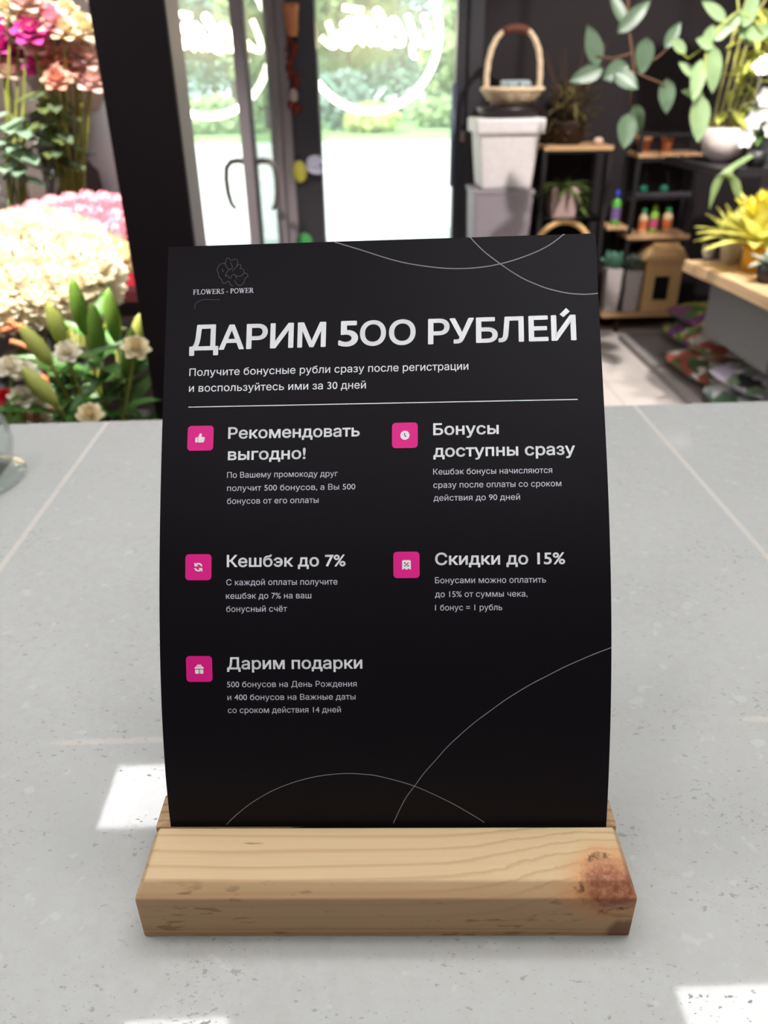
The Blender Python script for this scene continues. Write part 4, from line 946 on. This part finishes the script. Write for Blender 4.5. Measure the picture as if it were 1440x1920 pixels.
for k in range(60):
    z = rnd.uniform(.16,.56); a = rnd.uniform(0, 2*pi); mb.leaf((.03+rnd.uniform(-.05,.07)+.05*(z-.3), rnd.uniform(-.05,.02), z), (cos(a), sin(a)-.3, rnd.uniform(-.9,.5)), rnd.uniform(.06,.12), rnd.uniform(.03,.05), bend=.35)
obj('foliage', mb, YG, t)
# white flowering plant right of it
t = thing('white_flower_plant', 'white flowering plant in a pale pot at the right picture edge on the black shelf', 'plant', (1.80, 3.60, .985))
obj('pot', MB().lathe([(.05,0),(.07,.10),(.075,.105),(.065,.105)], n=24), mat('pale_mint_pot', (196,210,206), 0.5), t, smooth=True)
mb = MB(); fl = MB()
for k in range(40):
    a = rnd.uniform(0, 2*pi); mb.leaf((cos(a)*.04, sin(a)*.04, rnd.uniform(.1,.2)), (cos(a), sin(a), rnd.uniform(-.2,.8)), rnd.uniform(.07,.12), .045, bend=.4)
obj('foliage', mb, leafmat('mid_green_leaf', (122,160,90)), t)
WF = mat('white_petal', (240,238,236), 0.6, trans=.2)
for k in range(9):
    x, z = [( -.10,.20),(-.16,.17),(-.05,.27),(-.13,.25),(.02,.22),(-.08,.14),(.05,.28),(-.18,.10),(.0,.15)][k]; fl = MB()
    for j in range(6): a = j*pi/3; fl.leaf((x, -.10, z), (cos(a), -.4, sin(a)), .045, .034, (0,-1,0), .1)
    obj('flower', fl, WF, t)
# bright globe lamp by the wall
p = at(1436, 120, 3.75)
t = thing('globe_lamp', 'glowing white lamp on a thin grey pole at the right picture edge', 'lamp', (1.765, 3.78, .985))
obj('globe', MB().ball((0,0,p.z-.985), .048, 18, 12, (1,1,.8)), mat('lamp_glow', (255,252,246), 0.4, 0.2, 0.0, 5, emit=(255,250,240), strength=14.0), t, smooth=True)
obj('pole', MB().tube([(0,0,0),(0,0,p.z-.985-.035)], .007, 8), mat('grey_pole', (120,112,120), 0.4), t, smooth=True)
obj('shade', MB().lathe([(.07,p.z-.985+.035),(.03,p.z-.985+.075),(.008,p.z-.985+.09)], n=20), mat('copper_shade', (150,104,70), 0.4), t, smooth=True)

# ---- the plant table
TBL = wood_mat('live_edge_slab', (206,172,132), (160,118,80), ring=0.03, stretch=0.25, flecks=False, axis=1)
t = thing('plant_table', 'pale wooden slab table with black legs at the right picture edge', 'table', (0,0,0))
tb = MB(); ys = [2.50,2.65,2.8,2.95,3.1,3.25,3.38]; xs = [1.462,1.452,1.446,1.440,1.428,1.412,1.400]
vb = [(x, y, .575) for x, y in zip(xs, ys)]+[(2.02, y, .575) for y in ys]+[(x+.006, y, .62) for x, y in zip(xs, ys)]+[(2.02, y, .62) for y in ys]
n_ = len(ys); ff = []
for i in range(n_-1):
    ff += [(i, i+1, n_+i+1, n_+i), (2*n_+i, 3*n_+i, 3*n_+i+1, 2*n_+i+1), (i, 2*n_+i, 2*n_+i+1, i+1), (n_+i, n_+i+1, 3*n_+i+1, 3*n_+i)]
ff += [(0, n_, 3*n_, 2*n_), (n_-1, 3*n_-1, 4*n_-1, 2*n_-1)]
obj('tabletop', tb.add(vb, ff), TBL, t, bevel=.004)
for x, y in ((1.50,2.62),(1.97,2.62)): obj('leg', MB().box((x-.02,y-.02,0),(x+.02,y+.02,.575)), M_BLACKMETAL, t)
obj('leg', MB().box((1.955,3.31,0),(1.985,3.34,.575)), M_BLACKMETAL, t)
GB = mat('slate_grey_box', (112,112,114), 0.6)
db = obj('drawer_box', MB().box((1.50,2.70,.335),(1.97,3.29,.574)), GB, t, bevel=.004); db['label'] = 'grey under-table box'
# low grey slab standing in for the table's floor shadow; soil bags
struct('shadow_slab', MB().box((1.48,2.7,0),(2.3,4.30,.035)), mat('shadow_grey', (150,142,138), 0.7))
def bag_mat(name, cols, scale):
    m = bpy.data.materials.new(name); m.use_nodes = True; n, l = nodes(m); b = n['Principled BSDF']
    tc = n.new('ShaderNodeTexCoord'); vo = n.new('ShaderNodeTexVoronoi'); vo.inputs['Scale'].default_value = scale*1.8
    nz = n.new('ShaderNodeTexNoise'); nz.inputs['Scale'].default_value = 9; l.new(tc.outputs['Object'], nz.inputs['Vector'])
    vm = n.new('ShaderNodeVectorMath'); vm.operation = 'MULTIPLY_ADD'; l.new(nz.outputs['Color'], vm.inputs[0]); vm.inputs[1].default_value = (.25,.25,.25); l.new(tc.outputs['Object'], vm.inputs[2]); l.new(vm.outputs[0], vo.inputs['Vector']); sp = n.new('ShaderNodeSeparateColor'); l.new(vo.outputs['Color'], sp.inputs[0])
    r = ramp(n, l, sp.outputs[0], [(i/len(cols), lin(c)) for i, c in enumerate(cols)])
    r.node.color_ramp.interpolation = 'CONSTANT'; l.new(r, b.inputs['Base Color']); b.inputs['Roughness'].default_value = 0.35; return m
def bag(x, y, z, sx, sy, sz, rz, m, label, rx=0.0):
    t = thing('soil_bag', label, 'soil bag', (x, y, z), rot=(rx, 0, rz)); mb = MB()
    def fn(top):
        def g(u, v):
            a, b = u*2-1, v*2-1; e = (1-abs(a)**3)*(1-abs(b)**3)
            return Vector((a*sx*(1-.08*b*b), b*sy*(1-.06*a*a), sz*(1+(e**.6 if top else -e**.6))+.006*sin(9*a+5*b)*e))
        return g
    mb.grid(fn(True), 14, 10); mb.grid(fn(False), 14, 10); obj('sack', mb, m, t, smooth=True)
    obj('seam', MB().box((sx*.93,-sy*.9,sz*.9),(sx*1.1,sy*.9,sz*1.1)), m, t); return t
bag(1.88, 4.02, .036, .20, .24, .055, .1, bag_mat('yellow_green_bag', [(196,200,80),(140,90,150),(110,150,70),(214,214,120)], 7), 'yellow-green soil bag with purple print at the back of the floor pile')
bag(1.88, 4.02, .150, .18, .22, .05, .25, bag_mat('yellow_purple_bag', [(206,204,90),(150,80,140),(196,190,90),(90,140,70)], 6), 'yellow and purple soil bag on top of the yellow-green bag')
bag(1.72, 3.52, .036, .20, .24, .06, .15, bag_mat('red_green_bag', [(186,96,78),(90,120,72),(222,216,208),(160,84,70),(70,90,60)], 8), 'red and green soil bag lying on the shadow slab under the grey box')
bag(1.73, 3.53, .160, .17, .22, .05, -.1, bag_mat('white_red_bag', [(206,198,188),(170,92,76),(96,128,78),(214,210,204)], 8), 'white and red printed soil bag on top of the red and green bag')
bag(1.66, 3.02, .036, .17, .25, .055, -.1, bag_mat('teal_bag', [(110,140,146),(80,104,80),(196,200,196),(60,90,62)], 8), 'teal soil bag nearest to the counter under the slab table')
bag(1.67, 3.03, .150, .15, .2, .045, .2, bag_mat('lilac_white_bag', [(226,216,226),(120,140,110),(200,186,206),(40,36,38)], 9), 'white and lilac soil bag on top of the teal bag')

# ---- pots on the table
def rosette(mb, n, L, W, el0, el1, seed, z=0.0, r0=.01, bend=.5, sq=1.0):
    rnd = random.Random(seed)
    for k in range(n):
        a = k*2.399; f = k/max(1, n-1); el = el0+(el1-el0)*f; l_ = L*rnd.uniform(.8, 1.15)
        mb.leaf((cos(a)*r0, sin(a)*r0, z), (cos(a)*cos(el), sin(a)*cos(el)*sq, sin(el)), l_, W*rnd.uniform(.8,1.15), bend=bend*(1-f*.6), fold=.15)
    return mb
q = onz(1366, 492, .62); t = thing('white_pot_plant', 'bright yellow-green bromeliad in a white pot on the slab table', 'plant', (q.x, q.y, .62))
obj('pot', MB().lathe([(.034,0),(.047,.085),(.050,.09),(.050,.10),(.044,.10)], n=24), mat('white_ceramic', (214,208,202), 0.35), t, smooth=True)
obj('foliage', rosette(MB(), 26, .15, .050, .25, 1.35, 3, .09), leafmat('lemon_green_leaf', (206,206,112), .4), t, smooth=True)
q = onz(1406, 508, .62); t = thing('yellow_pot_plant', 'bright lemon plant in an amber yellow pot at the right on the slab table', 'plant', (q.x, q.y, .62))
obj('pot', MB().lathe([(.036,0),(.042,.05),(.044,.105),(.038,.105)], n=24), mat('amber_pot', (216,160,48), 0.3), t, smooth=True)
obj('foliage', rosette(MB(), 34, .19, .060, .2, 1.45, 4, .10), leafmat('bright_lemon_leaf', (228,222,120), .4), t, smooth=True)
obj('flower_spike', rosette(MB(), 18, .11, .045, .7, 1.5, 5, .19, .02, .1), mat('yellow_bract', (236,222,80), 0.5, trans=.3), t, smooth=True)
q = onz(1326, 484, .62); t = thing('silver_cup', 'small white and silver cup at the left end of the slab table', 'cup', (q.x, q.y, .62))
obj('cup', MB().lathe([(.018,0),(.025,.03),(.026,.055),(.022,.055)], n=20), mat('silver_white', (206,204,208), 0.25, 0.6), t, smooth=True); obj('lid', MB().ball((0,0,.055), .02, 12, 8, (1,1,.5)), mat('brown_lid', (108,86,76), 0.5), t, smooth=True)
q = onz(1436, 530, .62); t = thing('black_pot', 'black pot with a silver trailing plant at the far right of the slab table', 'plant', (q.x, q.y, .62))
obj('pot', MB().lathe([(.036,0),(.046,.07),(.041,.07)], n=24), M_BLACKMETAL, t, smooth=True); obj('foliage', rosette(MB(), 14, .075, .04, -.1, 1.0, 8, .07), leafmat('silver_leaf', (176,184,168)), t, smooth=True)
t = thing('spider_plant', 'plant with strap leaves arching down from the black shelf above the slab table', 'plant', (1.62, 3.36, .985))
obj('pot', MB().lathe([(.03,0),(.04,.06),(.036,.06)], n=20), M_BLACKMETAL, t, smooth=True)
b_ = Vector((1.62, 3.36, .985)); mb = MB()
for pts, w_ in (([(1366,318),(1348,335),(1338,362),(1330,392)], .022), ([(1366,318),(1378,338),(1384,362),(1390,388)], .026)):
    pp_ = smooth_pts([Vector((0,0,.06))]+[at(x, y, 3.27)-b_ for x, y in pts], 4); n_ = len(pp_); vv = []
    for i_, p_ in enumerate(pp_):
        ww = w_*min(1, 3*(n_-1-i_)/n_+.05); vv += [p_+Vector((-ww*.75,0,-.003)), p_+Vector((0,-.006,0)), p_+Vector((ww*.75,0,-.003))]
    mb.add(vv, [(3*i_+k_, 3*i_+k_+1, 3*i_+k_+4, 3*i_+k_+3) for i_ in range(n_-1) for k_ in (0,1)])
obj('foliage', mb, leafmat('strap_leaf', (136,158,106)), t, smooth=True)
# ================================================================== left: the flower stand
t = thing('flower_stand', 'black stepped stand behind the counter carrying the flower vases at the left', 'stand', (0,0,0))
obj('lower_step', MB().box((-1.7,1.28,.40),(-.42,2.22,.44)), M_BLACKMETAL, t); obj('upper_step', MB().box((-1.7,2.24,.72),(-.58,3.0,.76)), M_BLACKMETAL, t)
for x, y, z in ((-1.66,1.32,.40),(-.46,1.32,.40),(-1.66,2.18,.40),(-.50,2.18,.40),(-1.66,2.28,.72),(-.62,2.28,.72),(-1.66,2.96,.72),(-.62,2.96,.72)): obj('leg', MB().box((x-.02,y-.02,0),(x+.02,y+.02,z)), M_BLACKMETAL, t)

def petal(mb, az, r0, ln, wd, open_, cup=.35, z0=0.0):
    c, s = cos(az), sin(az)
    def fn(u, v):
        a = (u*2-1); wv = wd*.5*sin(pi*(.12+.78*v))**.7
        r = r0 + ln*sin(open_)*v**1.3 + cup*wd*(a*a)*-.5 ; z = z0+ln*cos(open_)*v - .25*ln*max(0, v-.7)*(1 if open_ > .5 else 0)
        return Vector((c*r - s*a*wv, s*r + c*a*wv, z))
    return mb.grid(fn, 3, 4)
def rose_bloom(r=.03):
    mb = MB(); k = 0
    for ring, n, op, ln, wd in ((0,3,.05,.9,.7),(1,4,.28,1.0,.95),(2,5,.62,1.05,1.15),(3,6,1.0,1.05,1.25),(4,6,1.35,1.0,1.25)):
        for i in range(n): petal(mb, 2*pi*i/n+ring*.55, r*(.06+.10*ring), r*ln*1.0, r*wd, op, z0=r*(.35-.07*ring))
    mb.ball((0,0,r*.6), r*.35, 10, 6); return mb
def puff_bloom(r=.06, n=120, seed=1):
    """round many-petalled head (peony / hydrangea)"""
    mb = MB(); rnd = random.Random(seed)
    for i in range(n):
        z = 1-1.5*(i+.5)/n; a = i*2.39996; q = sqrt(max(0, 1-z*z)); d = Vector((q*cos(a), q*sin(a), z))
        mb.leaf(d*r*.45, d+Vector((rnd.uniform(-.2,.2),rnd.uniform(-.2,.2),rnd.uniform(-.1,.3))), r*.62, r*.42, (0,0,1), -.25, .2)
    mb.ball((0,0,0), r*.5, 10, 7); return mb
P_PALE = mat('pale_pink_petal', (238,206,196), 0.6, 0.3, 0.08, 30, trans=.3); P_MAG = mat('magenta_petal', (222,78,170), 0.6, 0.3, 0.12, 30, trans=.3)
P_CREAM = mat('cream_petal', (240,226,186), 0.6, 0.3, 0.08, 30, trans=.3); P_PEACH = mat('peach_petal', (226,170,150), 0.6, 0.3, 0.1, 30, trans=.3)
P_PINK = mat('pink_petal', (246,184,198), 0.6, 0.3, 0.14, 30, trans=.3); P_WHITE = mat('warm_white_petal', (250,242,222), 0.6, 0.3, 0.03, 30, trans=.3)
def cut_flower(name, label, cat, bloom, m, foot, head, group, leaves=2, lm=M_LEAF, sr=.0032):
    """a cut flower: the stem stands at foot, the head sits at head"""
    f, h = Vector(foot), Vector(head); t = thing(name, label, cat, f, 0, group); d = h-f
    mid = d*.5+Vector((d.x*.15, d.y*.15, .02))*-1
    obj('stem', MB().tube(smooth_pts([Vector((0,0,0)), mid, d], 4), sr, 6), M_STEM, t, smooth=True)
    dd = (d-mid).normalized(); q = Vector((0,0,1)).rotation_difference((dd+Vector((0,-.45,.2))).normalized()).to_matrix().to_4x4()
    bm_ = MB(); bm_.v = list(bloom.v); bm_.f = list(bloom.f); bm_.xf(Matrix.Translation(d) @ q)
    obj('bloom', bm_, m, t, smooth=True)
    for k in range(leaves):
        p_ = mid.lerp(d, .15+.3*k); a = random.uniform(0, 2*pi); obj('leaf', MB().leaf(p_, (cos(a), sin(a)-.3, .5), .065, .036, bend=.35), lm, t)
    return t
RB = rose_bloom(.036); RS = rose_bloom(.030)
# -- two tall glass vases on the upper step
def tall_vase(x, y, label, h=.40):
    t = thing('glass_vase', label, 'vase', (x, y, .76))
    obj('glass', MB().lathe([(.055,0),(.058,.02),(.060,h),(.0575,h),(.0555,.03),(.002,.026)], n=28), M_VASE, t, smooth=True)
    obj('rim', MB().lathe([(.0575,h-.004),(.062,h),(.062,h+.006),(.0575,h+.006)], n=28, close=False), mat('glass_rim', (226,222,214), 0.2, 0.6), t, smooth=True); return t
VA, VB = (-1.00, 2.40), (-.845, 2.45)
tall_vase(*VA, 'tall clear glass vase of green stems at the left picture edge'); tall_vase(*VB, 'tall clear glass vase of green stems beside the grey stone wall')
spec = [(10,62,P_MAG),(36,112,P_MAG),(78,132,P_MAG),(2,92,P_MAG),(50,8,P_PALE),(105,52,P_PALE),(70,92,P_PALE),(118,122,P_PALE),(20,22,P_CREAM),(35,52,P_CREAM),(62,42,P_CREAM),(82,30,P_CREAM),(120,62,P_CREAM),
        (100,85,P_PALE),(128,128,P_PEACH),(108,155,P_PEACH),(140,78,P_PALE),(150,95,P_CREAM),(138,105,P_PALE),(155,62,P_CREAM),(162,115,P_PALE),(150,135,P_PALE),(168,140,P_PALE),(172,158,P_PALE),(92,110,P_PEACH),(5,20,P_PALE),(86,62,P_PALE),(48,78,P_CREAM),(60,65,P_MAG),(98,45,P_PINK),(125,30,P_CREAM),(18,140,P_PALE)]
NAMES = {id(P_MAG):('magenta rose standing out in the pale bouquet at the upper left','magenta roses in the tall vases'), id(P_PALE):('pale pink spray rose in the bouquet at the upper left','pale pink roses in the tall vases'),
         id(P_CREAM):('cream spray rose in the bouquet at the upper left','cream roses in the tall vases'), id(P_PEACH):('peach spray rose at the lower side of the upper left bouquet','peach roses in the tall vases'), id(P_PINK):('mid-pink rose high in the upper left bouquet beside the cream roses',None)}
rnd = random.Random(77)
ORD = ['leftmost','second from the left','third from the left','fourth from the left','fifth from the left','sixth from the left','seventh from the left','eighth from the left','ninth from the left','tenth from the left','eleventh from the left','twelfth from the left','thirteenth from the left','fourteenth from the left']
SHORT = {id(P_MAG):'magenta rose in the upper left bouquet, %s of its colour', id(P_PALE):'pale pink rose in the top bouquet, %s of its colour', id(P_CREAM):'cream rose in the upper left bouquet, %s of its colour', id(P_PEACH):'peach rose in the upper left bouquet, %s of its colour'}
def rank(items, it, key): return sorted(items, key=key).index(it)
for i, (px, py, m_) in enumerate(spec):
    Y = 2.34+rnd.uniform(-.08,.10); h = at(px, py, Y); v = VA if px < 55 else VB
    lb, gp = NAMES[id(m_)]
    if id(m_) in SHORT: lb = SHORT[id(m_)] % ORD[rank([q for q in spec if q[2] is m_], (px, py, m_), lambda q: (q[0], q[1]))]
    cut_flower('rose', lb, 'rose', RB if i % 3 else RS, m_, (v[0]+rnd.uniform(-.03,.03), v[1]+rnd.uniform(-.03,.03), .80), h, gp, 1 if i % 3 == 0 else 0)
# eucalyptus and greens between them
for i, (px, py, m_, lb) in enumerate([(20,215,(172,196,168),'pale eucalyptus sprig with round leaves under the roses at the left edge'),(52,225,(150,178,150),'pale eucalyptus sprig with round leaves, right of the edge sprig'),(100,172,(104,120,90),'dark green leafy sprig at the lower right of the rose bouquet'),(75,175,(110,124,72),'olive green leafy sprig under the magenta roses')]):
    Y = 2.30; h = at(px, py, Y); v = VA if px < 60 else VB; f = Vector((v[0]+.01*i-.02, v[1]-.03, .82)); t = thing('foliage_sprig', lb, 'greenery', f); d = h-f
    obj('stem', MB().tube(smooth_pts([Vector((0,0,0)), d*.6+Vector((0,0,.03)), d], 4), .003, 6), M_STEM, t, smooth=True)
    mb = MB()
    for k in range(13):
        a = k*2.4; q = d*(.62+.03*k)+Vector((0,0,.01)); mb.leaf(q, (cos(a), sin(a)-.4, .1*sin(k)-.15), .072, .050 if i < 2 else .038, bend=.2)
    obj('leaf', mb, leafmat('sprig_leaf_%s' % 'abcd'[i], m_), t)
# -- wrapped bouquet (pale blue paper) and red box behind
t = thing('wrapped_bouquet', 'flower bouquet in pale blue wrapping paper beside the black post', 'bouquet', (-.775, 2.72, .76))
WR = mat('pale_blue_paper', (222,232,236), 0.5, 0.4, 0.06, 8, trans=.15)
mb = MB(); m_ = 26
prof = [(.035,.0),(.042,.10),(.066,.18),(.104,.27),(.134,.36),(.146,.45),(.136,.53),(.110,.58)]
for i, (r, z) in enumerate(prof): pass
mb.grid(lambda u, v: (lambda r, z: Vector(((r+.006*sin(u*2*pi*7)*v)*cos(u*2*pi), (r+.006*sin(u*2*pi*7)*v)*sin(u*2*pi), z)))(*(lambda k, f: (prof[k][0]*(1-f)+prof[k+1][0]*f, prof[k][1]*(1-f)+prof[k+1][1]*f))(min(6, int(v*6.999)), v*6.999-min(6, int(v*6.999)))), 42, 14)
obj('wrapping_paper', mb, WR, t, smooth=True)
lnr = MB(); lnr.grid(lambda u, v: Vector(((.066+.066*v+.004)*cos(pi*.75+u*pi*.6), (.066+.066*v+.004)*sin(pi*.75+u*pi*.6), .14+.15*v)), 12, 5)
obj('salmon_collar', lnr, mat('salmon_paper', (206,128,112), 0.6), t, smooth=True, solid=.002)
obj('ribbon', MB().tube([(.034*cos(2*pi*i/20), .034*sin(2*pi*i/20), .10) for i in range(21)], .006, 6), mat('pale_ribbon', (224,200,196), 0.5), t)
hd = MB()
for k in range(9): a = k*2.4; hd.ball((.07*cos(a)*sqrt(k/9), .07*sin(a)*sqrt(k/9), .57), .035, 10, 7)
obj('bloom', hd, P_PALE, t, smooth=True)
t = thing('red_box', 'red gift box low beside the black post behind the pink flowers', 'box', (-.72, 2.50, .76))
RD = mat('red_card', (176,38,52), 0.5)
obj('body', MB().box((-.11,-.06,0),(.10,.06,.235)), RD, t, bevel=.002); obj('lid', MB().box((-.114,-.064,.215),(.104,.064,.255)), mat('deep_red_card', (150,24,44), 0.5), t, bevel=.002)
t = thing('pale_basket', 'pale basket handle arching over the roses at the top left', 'basket', (-.83, 2.62, 1.34))
obj('handle', MB().tube([(.13*cos(pi-pi*i/20)*1.0, 0, .22*sin(pi*i/20)+.02) for i in range(21)], .008, 8), mat('pale_pink_handle', (232,212,204), 0.5), t, smooth=True)
obj('bowl', MB().lathe([(.09,-.10),(.13,0),(.135,.02),(.12,.02),(.08,-.09)], n=26), mat('pale_wicker', (206,190,176), 0.7, bump=.6), t, smooth=True)
t = thing('plinth_box', 'dark box raising the pale basket behind the rose bouquet', 'box', (-.86, 2.66, .76))
obj('body', MB().box((-.10,-.06,0),(.07,.10,.47)), mat('dark_brown_box', (84,72,68), 0.7), t, bevel=.003); obj('lid', MB().box((-.105,-.065,.45),(.075,.105,.475)), mat('dark_brown_box', (84,72,68), 0.7), t)

# -- buckets on the lower step
def bucket(x, y, r, h, label, m=M_BLACKMETAL):
    t = thing('flower_bucket', label, 'bucket', (x, y, .44))
    obj('body', MB().lathe([(r*.75,0),(r,h),(r*.96,h),(r*.72,.01)], n=28), m, t, smooth=True); obj('rim', MB().lathe([(r*.98,h-.008),(r*1.05,h-.004),(r*1.05,h+.006),(r*.95,h+.006)], n=28, close=False), m, t, smooth=True); return t
bucket(-.80, 2.06, .10, .26, 'black bucket under the pink flowers at the left, behind the white ones'); bucket(-.78, 1.76, .10, .24, 'black bucket under the big white flowers'); bucket(-.55, 1.50, .10, .20, 'black bucket holding the lily buds right behind the counter'); bucket(-.70, 1.38, .06, .22, 'small black bucket holding the white and red flowers at the left edge')
PB = puff_bloom(.047, 90, 3)
pinks = [(8,432),(40,424),(72,412),(104,404),(136,398),(166,394),(196,396),(222,400),(20,452),(58,440),(92,430),(124,424),(156,418),(188,420),(218,424),(40,462),(110,446),(150,444),(184,446),(214,448),(236,432)]
for i, (px, py) in enumerate(pinks):
    h = at(px, py, 2.16-.13*((py-395)/65)+rnd.uniform(-.02,.02))
    cut_flower('pink_carnation', 'pink ruffled flower %s in the %s row of the pink mass' % ((ORD[i], 'top') if i < 8 else (ORD[i-8], 'middle') if i < 15 else (ORD[i-15], 'lowest')), 'flower', PB, P_PINK, (-.80+rnd.uniform(-.05,.05), 2.06+rnd.uniform(-.05,.05), .50), h, 'pink flowers in the bucket', 0)
for i, (px, py) in enumerate([(205,476),(226,486),(190,470)]):
    h = at(px, py, 2.00)
    cut_flower('cream_carnation', ['cream ruffled flower between the pink mass and the white cluster', 'cream ruffled flower touching the black post under the pink mass', 'cream ruffled flower left of the other two under the pink mass'][i], 'flower', PB, P_CREAM, (-.76+.02*i, 2.02, .50), h, 'cream flowers under the pink ones', 1)
WB1 = puff_bloom(.080, 130, 5)
for i, (px, py) in enumerate([(25,470),(85,462),(140,478),(165,520),(110,520),(50,525),(5,525),(78,560),(20,570),(135,552)]):
    h = at(px, py, 1.78-.06*((py-460)/100))
    cut_flower('white_hydrangea', 'big white flower head in the bright cluster, ' + ['top left one','top middle one','top right one','far right one','right of the middle','left of the middle','far left in the middle row','bottom middle one','bottom left one','bottom right one'][i], 'flower', WB1, P_WHITE, (-.78+rnd.uniform(-.05,.05), 1.76+rnd.uniform(-.05,.05), .48), h, 'white flower heads in the bucket', 1)
# -- orange-brown twigs
t = thing('dried_branch', 'orange-brown dried branch between the white flowers and the lily buds', 'branch', (-.70, 1.62, .46)); b0 = Vector((-.70,1.62,.46)); mb = MB()
for pts in ([(85,700),(75,660),(50,630),(15,600)],[(75,660),(45,648),(20,640)],[(80,690),(60,640),(40,612),(5,622)],[(50,630),(62,655)]):
    mb.tube(smooth_pts([at(x, y, 1.60)-b0 for x, y in pts], 4), .0075, 6)
mb.tube([(0,0,0), at(82,700,1.60)-b0], .008, 6); obj('twig', mb, mat('orange_brown_bark', (150,84,50), 0.7), t, smooth=True)
# -- lilies: closed buds and long leaves
LB = leafmat('lily_leaf', (70,112,48), .25); BUDM = mat('lily_bud', (196,204,108), 0.5, 0.3, 0.12, 25, trans=.25); BUDG = mat('green_lily_bud', (122,158,66), 0.5, 0.3, 0.15, 25, trans=.25)
lil = [(122,628,1.46,-.1,BUDM,'lily stem with a pale bud, the tallest left one of the lilies'),(97,662,1.42,-.45,BUDM,'lily stem with a pale bud leaning left above the white flowers'),(160,605,1.52,.02,BUDG,'lily stem with the tall green bud in the middle of the lilies'),(220,622,1.56,.05,BUDG,'lily stem with a green pointed bud right of the tall one'),
       (108,738,1.34,-.55,BUDM,'lily stem with a long pale bud low at the left near the counter edge'),(258,640,1.58,.25,BUDM,'lily stem with a small pale bud beside the black post'),(188,650,1.48,.1,BUDG,'lily stem with a short green bud in the thick of the leaves'),(238,690,1.50,.3,BUDG,'lily stem with a green bud low at the right of the lilies')]
for i, (px, py, Y, lean, m_, lb) in enumerate(lil):
    h = at(px, py+22, Y); f = Vector((-.55+.02*(i % 4)-.03, 1.50+.015*(i % 3), .46)); t = thing('lily', lb, 'lily', f); d = h-f
    obj('stem', MB().tube(smooth_pts([Vector((0,0,0)), d*.55+Vector((0,0,.03)), d], 5), .0045, 6), M_STEM, t, smooth=True)
    bd = Vector((lean, -.15, 1)).normalized(); L = .088 if m_ is BUDM else .115
    obj('bud', MB().tube([d+bd*L*f_ for f_ in (0,.08,.25,.5,.72,.9,1.0)], [.004,.009,.0145,.0165,.014,.008,.002], 9), m_, t, smooth=True)
    for k in range(6):
        a = k*2.4+i; q = d*(.58+.07*k); e = Vector((cos(a), sin(a)-.5, .75)).normalized()
        obj('leaf', MB().leaf(q, e, .15, .026, (0,-.3,1), .35, .15), LB, t, smooth=True)
# white highlights: small white flowers by the counter edge
for i, (px, py, m_, lb) in enumerate([(20,692,P_WHITE,'white blossom at the left edge above the red flower'),(48,700,P_WHITE,'white blossom at the left, right neighbour of the edge blossom'),(12,752,mat('red_petal',(214,40,60),.6,trans=.2),'red blossom at the left edge just above the counter'),(42,748,P_WHITE,'white blossom between the red blossom and the low lily bud'),(72,760,P_WHITE,'cream white blossom low at the left beside the lily bud'),(78,788,P_WHITE,'white blossom touching the counter edge at the left'),(170,780,P_CREAM,'pale blossom at the counter edge under the lilies'),(128,664,P_WHITE,'small white blossom among the lily buds'),(64,775,P_PEACH,'peach blossom low beside the white ones at the counter edge'),(255,655,P_CREAM,'pale blossom among the lily leaves near the black post')]):
    h = at(px, py, 1.34+.03*(i % 3)); fo = (-.70+rnd.uniform(-.02,.02), 1.38+rnd.uniform(-.02,.02), .47) if px < 100 else (-.54, 1.47, .46)
    cut_flower('alstroemeria', lb, 'flower', rose_bloom(.019), m_, fo, h, None, 2, LB, .0025)

# ================================================================== the round glass at the left edge of the counter
t = thing('glass_bowl_vase', 'clear round-bellied glass vase at the left edge of the counter', 'vase', (-.4105, .705, Z0))
gp = [(.034,0),(.046,.004),(.058,.018),(.0625,.036),(.060,.056),(.050,.078),(.040,.096),(.036,.112),(.040,.132),(.050,.148)]
obj('glass', MB().lathe(gp+[(r-.0025, z) for r, z in reversed(gp[1:])]+[(.002,.006)], n=40), M_VASE, t, smooth=True)
obj('foot_ring', MB().lathe([(.034,0),(.0655,.0),(.067,.003),(.05,.006)], n=40), M_VASE, t, smooth=True)
